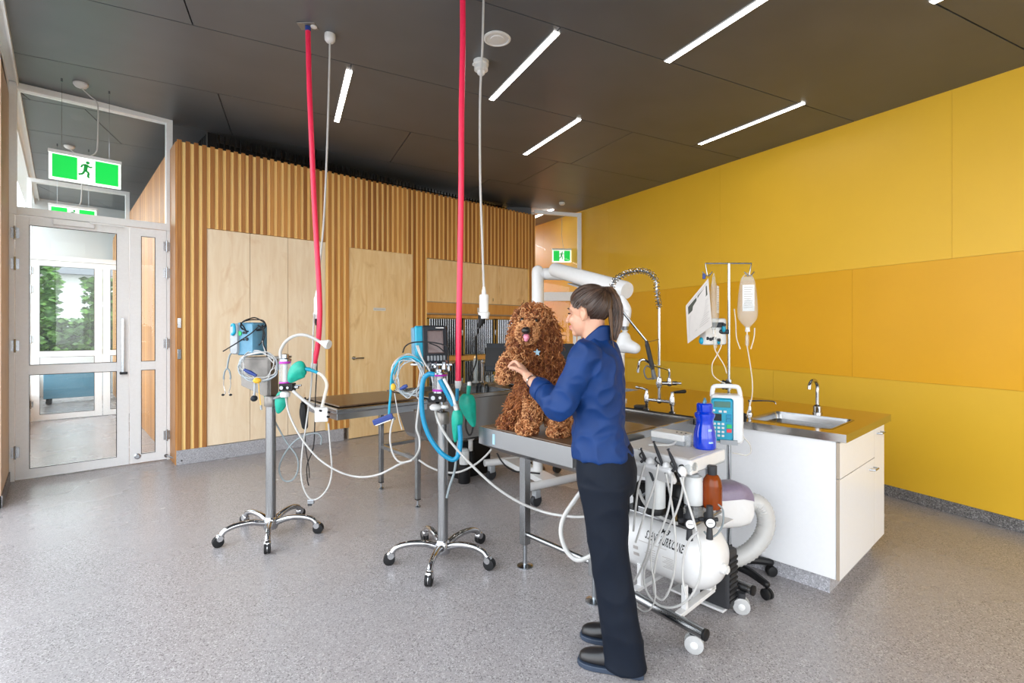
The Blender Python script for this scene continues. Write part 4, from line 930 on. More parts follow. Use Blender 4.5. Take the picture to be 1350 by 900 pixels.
_, e2 = power_drop([(637.5, -4), (636, 60), (633, 130), (633, 230), (635.5, 310), (638, 384)], 3.27, 'white power socket on a cord right beside the dog head', False, 18, 36)
m = MB(); m.path([e2 + RT * -.01 + UP * .02, e2 - UP * .03 - RT * .02, e2 - UP * .06 - RT * .035], [.028, .02, .008], 12); m.tube([e2 - UP * .04 - RT * .025] + P([(629, 440), (627, 455), (628, 475), (623, 490), (618, 502), (616.5, 520), (615, 545), (614, 562), (618, 573), (622, 570), (624, 560)], 3.27), .0055, 7); tag(m.build('hanging_lead', 'black_rubber'), 'black plug and lead running down from the white socket beside the dog', 'cable')
m = MB(); m.path([e1, e1 - UP * .05], [.022, .012], 10); m.tube([e1 - UP * .03] + P([(417.5, 440), (418, 480), (416, 520), (415, 560), (413, 590), (405, 612), (405, 630), (407, 640)], 3.8), .0042, 7); tag(m.build('hanging_lead', 'black_rubber'), 'black lead running down from the white socket in front of the cupboard', 'cable')
t = thing('hanging_white_cable', e1, 'white cable loop with a metal connector hanging from the left socket almost to the floor', 'cable')
m = MB(); m.tube([e1 + RT * -.02 + UP * .05] + P([(413, 440), (411, 500), (405, 550), (398.5, 595), (397, 625), (401, 645), (410, 658), (422, 655), (433, 641), (437.5, 620), (435.5, 590), (433, 558)], 3.6), .0058, 8); m.build('cable', 'white_hose', t)
m = MB(); p = at(410, 661, 3.6); m.obox(p, (RT, FW, UP), (.045, .02, .03)); m.m = 1; m.obox(p - UP * .02 - RT * .008, (RT, FW, UP), (.03, .012, .02)); m.build('connector', ['steel_bright', 'dark_grey'], t, smooth=0, bevel=.003)
# ---- right stand
D2 = 3.25; c2_ = V(1.85, 2.72, 0)
s2 = hose_stand(c2_, 150, .95, 'chrome five wheeled anaesthetic stand with blue hose in front of the far wet table')
m = MB(); m.obox(at(572, 479, D2), (RT, FW, UP), (.26, .2, .012)); m.cyl(at(577, 479, D2 + .06), V(c2_.x, c2_.y, .9) + FW * .06, .012); m.build('shelf', 'steel_bright', s2, smooth=0, bevel=.002)
absorber(s2, 580, 493, 515, D2 - .12, 8.5, 0)
for x, y, r, h in ((566, 484, .022, .05), (574, 482, .016, .04), (586, 484, .02, .06), (592, 486, .012, .05)):
    m = MB(); p = at(x, y + 3, D2 - .09); m.lathe([(r, 0), (r * 1.1, h * .2), (r * .8, h * .5), (r, h * .8), (r * .5, h)], p, n=12); m.build('fitting', 'steel_bright', s2)
valve(s2, 577, 523, D2 - .12, 22, 12)
m = MB(); m.cyl(c2_ + UP * .93, at(577, 530, D2 - .1), .013); m.m = 1; m.lathe([(.028, 0), (.036, .01), (.036, .022), (.02, .035)], at(574, 540, D2 - .12)); m.lathe([(.02, 0), (.026, .006), (.02, .02)], at(586, 538, D2 - .12)); m.build('valve_seat', ['steel_bright', 'white_plastic'], s2)
bag(s2, [(602, 540), (603, 550), (602, 565), (600, 583)], D2 - .2, .036, squash=.7)
bag(s2, [(617, 519), (616, 530), (619, 543), (625, 563)], D2 + .0, .056)
m = MB(); m.path(P([(602, 541), (600.5, 535), (600, 533)], D2 - .2), [.013, .015, .013], 12); m.build('hose_connector', 'white_plastic', s2)
m = MB(); m.path(P([(617, 520), (618, 511), (618.5, 508)], D2), [.012, .014, .014], 10); m.m = 1; m.path(P([(618.5, 508), (619, 503)], D2), [.014, .012], 10); m.build('bag_neck', ['teal_rubber', 'milky_plastic'], s2)
m = MB(); m.tube(P([(573, 493.5), (565, 493), (558.5, 500), (556, 515), (556, 535), (559, 556), (567, 577), (580, 595), (592, 604), (600, 605), (605, 597), (607, 580), (606, 560)], D2 - .24), .0145, 12); m.tube(P([(580, 500), (586, 512), (592, 523), (598, 534)], D2 - .22), .0155, 12); m.tube(P([(603, 512), (602.5, 520), (602, 528)], D2 - .1), .012, 10); m.build('breathing_hose', 'blue_hose', s2)
m = MB(); m.tube(P([(585, 499), (591, 510), (597, 522), (600, 533)], D2 - .245), .009, 10); m.build('white_sleeve', 'milky_plastic', s2)
m = MB(); m.tube(P([(604, 582), (602, 600), (599, 622), (593, 640), (589, 656)], D2 - .1), .0075, 8); m.build('drain_tube', 'grey_hose', s2)
# screen monitor on the right stand
t = thing('patient_monitor', at(566, 478, D2), 'dark screened patient monitor with blue side on the right hand stand', 'monitor')
pa = (RT * .93 + FW * .36).normalized(); pb = V(-pa.y, pa.x, 0); up = (UP * .98 + pb * .17).normalized(); pbt = pa.cross(up) * -1
fc = at(573.5, 454, D2 - .05)
m = MB(); rbox(m, fc, (pa, pb, up), (.155, .03, .245), .012); m.build('front_panel', 'panel_dark', t)
m = MB(); rbox(m, fc - pa * .002 + up * .018 - pb * .0155, (pa, pb, up), (.098, .004, .145), .004); m.build('screen', 'screen_dark', t)
m = MB()
for i in range(6): rbox(m, fc + pa * (-.05 + i * .02) - up * .085 - pb * .0165, (pa, pb, up), (.012, .005, .032), .004)
m.m = 1; rbox(m, fc + pa * .03 + up * .107 - pb * .0155, (pa, pb, up), (.05, .003, .008), .002); m.build('button', ['grey_plastic', 'white_plastic'], t)
m = MB(); rbox(m, fc + pb * .04 - pa * .045, (pa, pb, up), (.145, .05, .24), .012); m.build('bezel', 'cyan_trim', t)
m = MB(); rbox(m, fc + pb * .115 - pa * .055, (pa, pb, up), (.135, .1, .22), .012); m.build('rear_case', 'blue_device', t)
m = MB()
for y_, s_ in ((450, 1), (458, 1), (466, .8)): m.cyl(at(551, y_, D2 - .02), at(549, y_, D2 - .05), .009 * s_, n=10)
m.build('side_port', 'panel_dark', t)
m = MB(); m.tube(P([(531, 465), (534, 457), (542, 452), (556, 450.5), (572, 451.5), (586, 455), (591, 461), (591.5, 472), (591, 480)], D2 - .17), .0042, 7); m.tube(P([(566, 452), (578, 457), (588, 466)], D2 - .16), .0038, 7); tag(m.build('monitor_lead', 'black_rubber'), 'black lead arching across the dark screened patient monitor', 'cable')
t = thing('lead_coil', at(537, 520, D2 - .1), 'long coil of white and blue leads with yellow tag on the right hand stand', 'cable')
m = MB(); m.tube(loopy(537, 495, 20, 25, D2 - .1, 4, .15, 21, 12), .0034, 6, 4); m.tube(P([(549, 455), (553, 466), (560, 478), (567, 490), (571, 505)], D2 - .14), .0045, 6); m.tube(P([(551, 455), (556, 470), (562, 483)], D2 - .15), .004, 6); m.tube(P([(555, 480), (552, 505), (549, 520), (553, 528)], D2 - .12), .004, 6); m.build('leads', 'white_hose', t)
m = MB(); m.tube(loopy(541, 496, 18, 24, D2 - .13, 4, .2, 8, 11), .0033, 6, 4); m.tube(P([(549, 470), (556, 482), (558, 500), (553, 516), (542, 521), (530, 518)], D2 - .1), .0036, 6); m.build('pale_leads', 'lead_pale', t)
m = MB(); m.tube(P([(556, 478), (545, 471), (532, 471), (523, 479), (517, 492), (515.5, 505), (515, 520), (513.5, 535), (513, 548)], D2 - .13), .0075, 7); m.tube(P([(558, 482), (546, 474), (533, 474), (525, 482), (519, 497), (518, 510)], D2 - .12), .005, 7); m.build('blue_lead', 'cyan_trim', t)
m = MB(); m.ell(at(518.5, 510, D2 - .16), (.017, .01, .022)); m.build('tag', 'yellow_tag', t)
m = MB(); m.path(P([(527, 513), (533, 510), (537, 508)], D2 - .16), [.007, .014, .01], 10); m.build('connector', 'navy_clip', t)
q0, q1 = at(493, 557, D2 - .14), at(517, 548, D2 - .14); dd_ = (q1 - q0).normalized()
m = MB(); m.obox((q0 + q1) / 2, (dd_, FW, dd_.cross(FW)), (.13, .02, .035)); m.build('sensor_clip', 'navy_clip', t, smooth=0, bevel=.006)
m = MB(); m.obox((q0 + q1) / 2 - UP * .02 + RT * .002, (dd_, FW, dd_.cross(FW)), (.1, .014, .006)); m.build('clip_edge', 'white_plastic', t, smooth=0)
m = MB(); m.tube(P([(520, 518), (523, 535), (526, 552), (530, 566)], D2 - .12), .0032, 6); m.build('thin_lead', 'white_hose', t)
# long white hoses between the machines
hang('hanging_white_hose', 'long white hose sagging between the two rolling stands', 'hose', P([(377, 524)], D1 - .12) + P([(380, 541), (388, 561), (402, 584), (422, 606), (448, 622), (474, 628.5)], D1 - .1) + P([(500, 625), (526, 612), (543, 606)], D2 + .1) + P([(552, 594), (553, 578), (549, 564), (551, 545), (553, 527), (556, 505)], D2 - .06), .0068, 'white_hose')
hang('hanging_white_hose', 'short white hose loop hanging below the lead coil of the right hand stand', 'hose', P([(519, 550), (515, 567), (514.5, 583), (519, 600), (528, 609), (543, 607)], D2 + .02), .0062, 'white_hose')
hang('hanging_white_hose', 'white hose sagging from the right hand stand under the dog table to the cart', 'hose', P([(574, 541)], D2 - .12) + P([(577, 553), (588, 574), (606, 596), (628, 619), (655, 643), (685, 662), (715, 674)], D2 - .25) + [at(742, 679.5, 2.9), at(775, 680, 2.85), at(812, 662, 2.8)], .0075, 'white_hose')
hang('hanging_white_hose', 'white hose running low behind the right hand stand under the wet tables', 'hose', P([(552, 606), (566, 615), (585, 622), (605, 622), (625, 613), (640, 601), (648, 592)], 3.75), .0075, 'white_hose')
hang('hanging_white_hose', 'thick white hose looping down beside the woman to the table stretcher', 'hose', [at(772, 640, 2.62), at(757, 660, 2.6), at(743, 682, 2.58), at(739.5, 702, 2.56), at(745, 722, 2.54), at(754, 734, 2.52), at(764, 738, 2.5), at(778, 733, 2.48), at(796, 722, 2.46)], .0115, 'white_hose', 10)
hang('hanging_lead', 'thin black lead drooping beneath the dog table tub', 'cable', [at(655, 597, 3.3), at(660, 606, 3.3), at(668, 615, 3.3), at(678, 621, 3.3), at(690, 622, 3.3), at(712, 624, 3.3)], .005, 'black_rubber')
# ================================================================ DENTAL CART WITH COMPRESSOR
t = thing('dental_cart', (2.4, 1.4, 0), 'white dental compressor cart with hanging handpiece hoses on a tube base with casters', 'cart')
def cq(x, y, z): return V(x, y, z)
T1a, T1b, T2a, T2b = V(2.142, 1.10, .125), V(2.205, 1.60, .125), V(2.69, 1.12, .125), V(2.72, 1.60, .125)
for a, b in ((T1a, T1b), (T2a, T2b)):
    m = MB(); m.cyl(a, b, .025, n=20); q = m.build('base_tube', 'steel', t)
    m = MB(); d = (a - b).normalized(); m.path([a - d * .002, a + d * .008, a + d * .01], [.0265, .0265, .022], 20); m.build('end_cap', 'black_plastic', q)
m = MB()
for k in (.28, .82):
    a, b = T1a.lerp(T1b, k), T2a.lerp(T2b, k); b = a.lerp(b, .66) if k < .5 else b; m.obox((a + b) / 2 + UP * .02, ((b - a).normalized(), (T1b - T1a).normalized(), UP), ((b - a).length, .035, .02))
    for s in ((.18, .9) if k < .5 else (.12, .62)):
        p = a.lerp(b, s); m.box(p + V(-.012, -.012, .02), p + V(.012, .012, .14))
m.obox(V(2.6, 1.36, .026), (V(1, 0, 0), V(0, 1, 0), UP), (.1, .30, .012)); m.box((2.55, 1.34, .03), (2.561, 1.38, .14))
for a in (T1a, T2a): pass
m.build('cross_frame', 'white_enamel', t, smooth=0, bevel=.002)
for p in (V(2.178, 1.17, 0), V(2.66, 1.165, 0), V(2.23, 1.56, 0), V(2.70, 1.56, 0)):
    m = MB(); a = V(.88, .47, 0)
    for s in (-1, 1): m.path([p + UP * .042 + a * (s * .026), p + UP * .042 + a * (s * .022), p + UP * .042 + a * (s * .006), p + UP * .042 + a * (s * .004)], [.032, .042, .042, .036], 22)
    q = m.build('caster_wheel', 'caster_white', t)
    m = MB(); m.path([p + UP * .042 - a * .004, p + UP * .042 + a * .004], [.037, .037], 18); m.cyl(p + UP * .075, p + UP * .108, .02); m.build('caster_core', 'dark_grey', q)
    for s in (-1, 1):
        m = MB(); m.path([p + UP * .042 + a * (s * .0255), p + UP * .042 + a * (s * .029)], [.018, .012], 14); m.build('hub_cap', 'white_plastic', q)
# pressure vessel
ca, cr = V(2.385, 1.24, .36), .163
yl = 1.62
prof = [(0, -.118), (.05, -.113), (.1, -.093), (.138, -.058), (.157, -.02), (cr, 0), (cr, yl - 1.24), (.15, yl - 1.2), (.1, yl - 1.14), (0, yl - 1.125)]
m = MB(); m.lathe([(r, z) for r, z in prof], ca, (0, 1, 0), n=48); q = m.build('air_tank', 'white_enamel', t, smooth=60)
m = MB(); b = ca + V(-.02, -.113, -.02); m.lathe([(.026, 0), (.026, -.016), (.02, -.02), (.02, -.028), (.0, -.03)], b, (0, 1, 0)); m.lathe([(.0105, -.03), (.0105, -.034), (0, -.035)], b, (0, 1, 0)); m.build('drain_plug', 'white_plastic', q)
def wrap(mb, vs, fs, y0, ang0, r=cr + .0006):     # letters run round the tank: text x along -Y, text y round the tank
    out = []
    for p in vs:
        a = ang0 + p.y / r; out.append(V(ca.x - r * math.cos(a), y0 - p.x, ca.z + r * math.sin(a)))
    b = len(mb.v); mb.add(out, fs)
m = MB()
vs, fs = text_mesh('IM3', .036, .25, .001, 1.1); wrap(m, vs, fs, 1.375, rad(37))
vs, fs = text_mesh('SILENT HURRICANE', .056, .3, .0014, 1.02)
sc_ = .215 / (max(p.x for p in vs) - min(p.x for p in vs)); vs = [V(p.x * sc_, p.y - .06 * p.x * sc_, 0) for p in vs]; wrap(m, vs, fs, 1.362, rad(19))
m.build('lettering', 'black_plastic', q, smooth=0)
m = MB()
def patch(mb, y0, y1, a0, a1, r=cr + .0004, n=8):
    pts = []
    for i in range(n + 1):
        a = rad(a0 + (a1 - a0) * i / n); pts.append((V(ca.x - r * math.cos(a), y0, ca.z + r * math.sin(a)), V(ca.x - r * math.cos(a), y1, ca.z + r * math.sin(a))))
    for (p, q2), (r2, s2_) in zip(pts, pts[1:]): mb.add([p, q2, s2_, r2], [(0, 1, 2, 3)])
patch(m, 1.29, 1.37, -22, 4); m.build('data_label', 'white_plastic', q, smooth=60)
m = MB()
for i in range(7): patch(m, 1.30, 1.36 - .01 * (i % 3), -18 + i * 3, -17 + i * 3, cr + .001, 2)
for i in range(6): patch(m, 1.40, 1.46 - .012 * (i % 3), -16 + i * 4, -15 + i * 4, cr + .001, 2)
patch(m, 1.50, 1.53, -4, 2, cr + .001, 2); patch(m, 1.495, 1.53, -16, -10, cr + .001, 2)
patch(m, 1.34, 1.50, 13, 14, cr + .001, 2)
m.build('small_print', 'print_grey', q, smooth=0)
# deck, motors, pipework
m = MB(); m.box((2.22, 1.22, .53), (2.56, 1.6, .545)); m.box((2.22, 1.3, .545), (2.26, 1.5, .575)); m.build('deck_plate', 'steel', t, smooth=0, bevel=.003)
m = MB()
for x, y in ((2.50, 1.62), (2.24, 1.61), (2.52, 1.25)): m.box((x - .012, y - .012, .14), (x + .012, y + .012, .80))
m.build('upright', 'white_enamel', t, smooth=0)
rnd = random.Random(5)
for x, y, r, h in ((2.33, 1.33, .05, .16), (2.46, 1.42, .06, .18), (2.34, 1.55, .05, .12)):
    m = MB(); m.lathe([(r, 0), (r, h * .3), (r * 1.08, h * .32), (r * 1.08, h * .36), (r, h * .38), (r, h * .5), (r * 1.08, h * .52), (r * 1.08, h * .56), (r, h * .58), (r * .9, h * .8), (r * .5, h)], (x, y, .545), n=18); m.build('pump_motor', 'black_plastic', t)
for i in range(9):
    a = V(2.24 + rnd.random() * .26, 1.24 + rnd.random() * .3, .55 + rnd.random() * .08); b = V(2.24 + rnd.random() * .26, 1.24 + rnd.random() * .3, .58 + rnd.random() * .12)
    m = MB(); m.tube([a, a.lerp(b, .5) + V(-.03, -.02, .03), b], .007); m.build('air_line', ('grey_plastic', 'black_rubber', 'steel_bright')[i % 3], t)
def canister(px, y0, y1, D, rpx):
    k = D / 668; b, tp_ = at(px, y1, D), at(px, y0, D); h = tp_.z - b.z; r = rpx * k
    m = MB(); m.lathe([(r * .9, 0), (r, .02 * h), (r, .8 * h), (r * .93, .88 * h), (r * .93, h)], b, n=24); q = m.build('canister', 'milky_plastic', t)
    m = MB(); m.lathe([(r * 1.03, -.14 * h), (r * 1.05, -.12 * h), (r * 1.05, 0), (r, .02 * h)], b, n=24); m.build('canister_base', 'black_plastic', q)
    m = MB(); m.lathe([(r * .6, h), (r * .6, h * 1.08), (r * .3, h * 1.1)], b, n=20); m.build('canister_cap', 'grey_plastic', q)
canister(864, 616, 668, 2.5, 13); canister(914, 627, 664, 2.45, 12)
m = MB(); b = at(914, 684, 2.44); m.lathe([(.03, 0), (.045, .01), (.047, .05), (.04, .07)], b); m.build('filter_bowl', 'clear_plastic', t)
for px_, py_, D in ((935.5, 687.5, 2.36), (909, 689, 2.36)):
    c = at(px_, py_, D); nrm = (RT * -.15 - FW).normalized()
    m = MB(); m.cyl(c, c + nrm * .018, .026, n=20); q = m.build('gauge_case', 'black_plastic', t); m = MB(); m.cyl(c + nrm * .018, c + nrm * .0195, .02, n=20); m.m = 1; s = nrm.cross(UP); m.obox(c + nrm * .0205, (s, nrm, UP), (.022, .001, .002)); m.build('gauge_dial', ['white_plastic', 'print_dark'], q)
    m = MB(); m.cyl(c - nrm * .0, c - nrm * .04 + UP * .02, .02); m.cyl(c + UP * .02, c + UP * .075, .018, .014); m.cyl(c - UP * .02, c - UP * .08, .012, .016); m.cyl(c - nrm * .03 + RT * -.045, c - nrm * .03 + RT * .045, .01); m.build('regulator', 'dark_grey', q)
m = MB(); m.box((2.42, 1.17, .50), (2.58, 1.3, .508)); m.build('regulator_shelf', 'white_enamel', t, smooth=0)
# instrument tray
m = MB(); x0, x1, y0, y1 = 2.19, 2.535, 1.19, 1.625
m.prism([V(x0, y0, .80), V(x1, y0, .812), V(x1, y0, .87), V(x0, y0, .87)], (0, y1 - y0, 0)); m.build('tray_body', 'white_enamel', t, smooth=0, bevel=.008)
m = MB(); m.box((x0 + .02, y0 + .02, .8702), (x1 - .02, y1 - .02, .8716)); m.build('tray_mat', 'paper', t, smooth=0)
m = MB(); m.box((x0 + .06, y0 - .004, .809), (x1 - .02, y0 - .0005, .8125)); m.build('tray_groove', 'grey_plastic', t, smooth=0)
m = MB(); m.obox(V(x0 - .035, (y0 + y1) / 2 + .03, .79), ((V(-.55, 0, .83)).normalized(), V(0, 1, 0), V(.83, 0, .55).normalized()), (.09, .36, .03)); m.build('handpiece_rail', 'white_enamel', t, smooth=0, bevel=.01)
for i, y in enumerate((1.20, 1.235, 1.27)):
    m = MB(); c = V(x0, y, .835); m.cyl(c, c - V(.014, 0, 0), .011 if i else .018, n=16); m.build('control_knob', ['clear_plastic', 'panel_dark', 'grey_plastic'][i], t)
m = MB(); c = V(x0 + .03, y0, .838); m.cyl(c, c - V(0, .006, 0), .02, n=20); m.build('control_knob', 'clear_plastic', t)
HX = 2.125
def X(l, dx=0): return [onx(x, y, HX + dx) for x, y in l]
for i, (a, b, cup) in enumerate((((845, 592), (862, 634), (857, 610)), ((862, 583), (878, 624), (878, 616)), ((881, 593), (897, 629), (899, 622)))):
    p0, p1 = onx(*a, HX + .05), onx(*b, HX + .005)
    m = MB(); m.path([p0, p0.lerp(p1, .15), p0.lerp(p1, .3), p0.lerp(p1, .6), p1], [.004, .007, .0085, .0075, .006], 10); m.m = 1; m.path([p0 + (p0 - p1).normalized() * .004, p0], [.009, .009], 10); m.build('handpiece', ['dark_grey', 'chrome'], t)
    c = onx(*cup, HX + .03); m = MB(); m.ell(c, (.024, .022, .028)); m.build('handpiece_cup', 'white_enamel', t)
    m = MB(); m.cyl(c + V(-.012, .03, .012), c + V(-.03, .03, .004), .007); m.tube([c + V(-.01, .03, .01), c + V(-.02, .045, .03), c + V(.01, .06, .035)], .004); m.build('hose_coupling', 'dark_grey', t)
hs = [
    [(862, 634), (863, 650), (859, 690), (854, 725), (844, 752), (836, 766)],
    [(878, 624), (884, 655), (889, 690), (890.5, 735), (885, 770), (874, 790), (863, 782), (862, 758), (868, 725), (879, 700), (891, 676), (899, 650), (901, 628)],
    [(897, 629), (907, 662), (917, 695), (924, 728), (922, 762), (909, 788), (889, 800), (868, 797), (853, 780), (849, 756), (857, 728), (871, 700), (881, 672), (885, 645), (886, 625)],
    [(921, 700), (909, 712), (901, 736), (900, 762), (904, 784)],
    [(850, 612), (842, 640), (838, 670), (835, 700)],
    [(868, 612), (862, 640), (851, 670), (846, 690), (838, 715)]]
for i, l in enumerate(hs):
    m = MB(); m.tube(X(l, -.01 * i), .0052, 8, 6); m.build('handpiece_hose', 'white_hose', t)
m = MB(); m.tube(X([(838, 798), (850, 806), (861, 797), (864, 775), (858, 740), (862, 700)], -.03), .0036, 7); m.tube(X([(842, 645), (848, 660), (858, 672), (875, 684), (893, 690)], .05), .008, 8); m.build('thin_hose', 'white_hose', t)
m = MB(); m.tube([at(946, 664, 2.4), at(953, 672, 2.4), at(953, 690, 2.4), at(946, 703, 2.4), at(936, 708, 2.4), at(928, 700, 2.42)], .0045, 7); m.build('thin_hose', 'grey_hose', t)
# amber bottle hanging below the tray
b = at(939, 670, 2.44); t2 = thing('amber_bottle', b, 'amber plastic bottle with black cap hanging under the cart tray', 'bottle')
m = MB(); m.lathe([(.03, 0), (.042, .006), (.045, .02), (.045, .11), (.04, .14), (.028, .16), (.018, .165)], b, n=28); m.build('body', 'amber', t2)
m = MB(); m.lathe([(.02, .163), (.022, .168), (.022, .205), (.018, .207)], b, n=20); m.build('cap', 'dark_grey', t2)
m = MB(); m.tube([b + UP * .17, b + UP * .11 + RT * .004, b + UP * .05 + RT * .015, b + UP * .01 + RT * .03], .004); m.build('dip_tube', 'black_rubber', t2)
# things on the tray
b = onz(929, 590.5, .872); t2 = thing('water_bottle', b, 'translucent blue waisted water bottle standing on the cart tray', 'bottle')
m = MB(); m.lathe([(.0, 0), (.05, 0), (.056, .008), (.057, .05), (.052, .085), (.043, .12), (.043, .15), (.05, .165), (.05, .178), (.036, .19)], b, n=32); m.build('body', 'bottle_blue', t2)
m = MB(); m.lathe([(.038, .189), (.04, .195), (.04, .225), (.034, .232), (0, .234)], b, n=24); m.build('cap', 'bottle_blue', t2)
m = MB(); m.tube([b + V(-.03, -.01, .232), b + V(-.02, -.01, .25), b + V(.02, .01, .25), b + V(.03, .01, .232)], .006); m.build('loop_handle', 'blue_device', t2)
m = MB()
for i in range(6):
    a = math.atan2(-b.y, -b.x) + .35 + i * .07; z = .05; r = .0578
    z0_ = .035; m.add([b + V(r * math.cos(a), r * math.sin(a), z0_), b + V(r * math.cos(a + .072), r * math.sin(a + .072), z0_), b + V(.048 * math.cos(a + .072), .048 * math.sin(a + .072), .105), b + V(.048 * math.cos(a), .048 * math.sin(a), .105)], [(0, 1, 2, 3)])
m.build('scale_strip', 'tag_blue', t2)
b = onz(882, 584, .872); t2 = thing('scaler_unit', b, 'low grey and white ultrasonic unit with dark side lying on the cart tray', 'device')
ang = rad(3); ex, ey = V(math.cos(ang), math.sin(ang), 0), V(-math.sin(ang), math.cos(ang), 0)
m = MB(); m.obox(b + UP * .041 + ex * .03, (ex, ey, UP), (.11, .19, .035)); m.build('top_cover', 'white_plastic', t2, smooth=0, bevel=.006)
m = MB(); m.obox(b + UP * .013 + ex * .03, (ex, ey, UP), (.107, .187, .024)); m.build('body', 'grey_plastic', t2, smooth=0, bevel=.003)
m = MB()
for i in range(3): m.cyl(b + ex * .03 + ey * (-.03 - .025 * i) + UP * .0585, b + ex * .03 + ey * (-.03 - .025 * i) + UP * .061, .005, n=10)
m.build('button', 'panel_dark', t2)
m = MB(); m.tube([b - ey * .05 - ex * .02 + UP * .02, b - ey * .05 - ex * .07 + UP * .012, b - ey * .02 - ex * .12 + UP * .012, b + ey * .03 - ex * .16 + UP * .012], .006); m.build('output_cable', 'white_hose', t2)
b = onz(907, 588, .872); t2 = thing('plastic_cup', b, 'small clear plastic cup between the grey unit and the blue bottle', 'cup')
m = MB(); m.lathe([(.0, 0), (.02, 0), (.024, .06), (.022, .06), (.018, .004), (0, .004)], b, n=20); m.build('body', 'clear_plastic', t2)
# black hard case on the cart base
t2 = thing('hard_case', (2.61, 1.34, .034), 'black ribbed hard case standing on the cart base behind the white tank', 'case')
m = MB(); m.box((2.562, 1.185, .034), (2.668, 1.46, .335)); m.build('shell', 'dark_grey', t2, smooth=0, bevel=.018, seg=3)
m = MB()
for i in range(9): m.box((2.572, 1.18, .07 + i * .027), (2.658, 1.186, .083 + i * .027))
m.build('rib', 'black_plastic', t2, smooth=0, bevel=.002)
m = MB(); m.tube([V(2.61, 1.28, .335), V(2.61, 1.28, .36), V(2.61, 1.40, .36), V(2.61, 1.40, .335)], .008, k=2); m.build('handle', 'black_plastic', t2)
m = MB(); m.lathe([(.05, 0), (.055, .01), (.055, .06), (.05, .1), (.052, .13)], V(2.6, 1.36, .375), n=20); m.build('inlet_pot', 'black_plastic', t2)
# ================================================================ IV STAND
ic = V(2.985, 1.38, 0); DI = ic.dot(FW)
t = thing('iv_stand', ic, 'slim steel drip stand with two hooks on a black five star base', 'drip stand')
m = MB(); m.lathe([(.0, .06), (.045, .06), (.05, .075), (.05, .115), (.03, .14), (.016, .2)], ic); m.build('base_hub', 'black_plastic', t)
for i in range(5):
    a = rad(251 + 72 * i); d = V(math.cos(a), math.sin(a), 0); s = V(-d.y, d.x, 0)
    m = MB(); m.taper([ic + d * .02 + UP * .092, ic + d * .14 + UP * .1, ic + d * .26 + UP * .082], [.028, .024, .02], n=10); q = m.build('leg', 'black_plastic', t)
    m = MB(); w = ic + d * .265 + UP * .03
    for k in (-1, 1): m.path([w + s * (k * .022), w + s * (k * .018), w + s * (k * .004)], [.022, .03, .03], 16)
    m.build('caster_wheel', 'black_rubber', q)
zt_ = 1.873
m = MB(); m.cyl(ic + UP * .12, ic + UP * 1.1, .0125); m.cyl(ic + UP * 1.05, ic + UP * zt_, .0085); m.build('pole', 'steel_bright', t)
m = MB(); hl, hr = at(929.5, 349.5, DI), at(991, 350.5, DI)
for e, s in ((hl, 1), (hr, -1)):
    z = ic.z + zt_; p = V(e.x, e.y, z)
    m.tube([ic + UP * zt_, ic.lerp(p, .5) * 1 + UP * (zt_ * .5), p - RT * 0, p - UP * .012 + RT * (s * .004), p - UP * .07 + RT * (s * .014)], .0045, k=1)
    for q in (-1, 1): m.tube([p - UP * .07 + RT * (s * .014), p - UP * .075 + RT * (s * .014 + q * .008), p - UP * .05 + RT * (s * .014 + q * .03)], .004, k=1)
m.build('hook_bar', 'steel_bright', t)
m = MB(); m.m = 0
p = at(954, 507, DI - .02); d = (RT * -.8 - FW * .6).normalized()
m.cyl(ic + UP * p.z, ic + UP * p.z + d * .03, .02); 
for i in range(6): a = i * math.pi / 3; u = d.cross(UP); m.ell(ic + UP * (p.z + .02 * math.sin(a)) + d * .045 + u * (.02 * math.cos(a)), .011, n=8, m=6)
m.m = 1; m.lathe([(.018, -.03), (.018, .03)], ic + UP * p.z); m.build('clamp_knob', ['black_plastic', 'steel_bright'], t)
m = MB(); p = at(981, 550, DI - .05); u = (RT * .9 + FW * .4).normalized(); m.cyl(ic + UP * p.z, ic + UP * p.z + RT * .07, .008)
for i in range(6): a = i * math.pi / 3; m.ell(p + UP * (.018 * math.sin(a)) + FW * (.018 * math.cos(a)), .011, n=8, m=6)
m.build('clamp_knob', 'black_plastic', t)
# infusion pump
pc = at(955, 551, DI - .13); t2 = thing('infusion_pump', pc - UP * .16, 'white infusion pump with bright blue keypad face clamped to the drip stand', 'pump')
pa = (RT * .94 - FW * .34).normalized(); pb = V(-pa.y, pa.x, 0); ax3 = (pa, pb, UP)
m = MB(); rbox(m, pc + pa * .012 + pb * .02, ax3, (.17, .13, .27), .022); m.build('case', 'white_enamel', t2)
m = MB(); m.tube([pc + pa * (-.065) + pb * .02 + UP * .12, pc + pa * (-.06) + pb * .02 + UP * .165, pc + pa * (-.04) + pb * .02 + UP * .18, pc + pa * .06 + pb * .02 + UP * .18, pc + pa * .078 + pb * .02 + UP * .165, pc + pa * .085 + pb * .02 + UP * .12], .013, 10, 3); m.build('carry_handle', 'white_enamel', t2)
f = pc - pb * .048 - pa * .014
m = MB(); rbox(m, f, ax3, (.115, .008, .24), .016); q = m.build('face_panel', 'cyan_trim', t2)
def keys(l, mat, name):
    m = MB()
    for u, w_, sx, sz in l: m.obox(f + pa * u + UP * w_ - pb * .006, ax3, (sx, .006, sz))
    m.build(name, mat, q, smooth=0, bevel=.0015)
keys([(0, .085, .085, .032)], 'lcd_green', 'display')
keys([(-.04 + .022 * i, -.025 - .022 * j, .014, .012) for i in range(3) for j in range(4)] + [(-.045, .05, .016, .012), (-.01, .045, .016, .012), (.015, .045, .016, .012)], 'white_plastic', 'keypad')
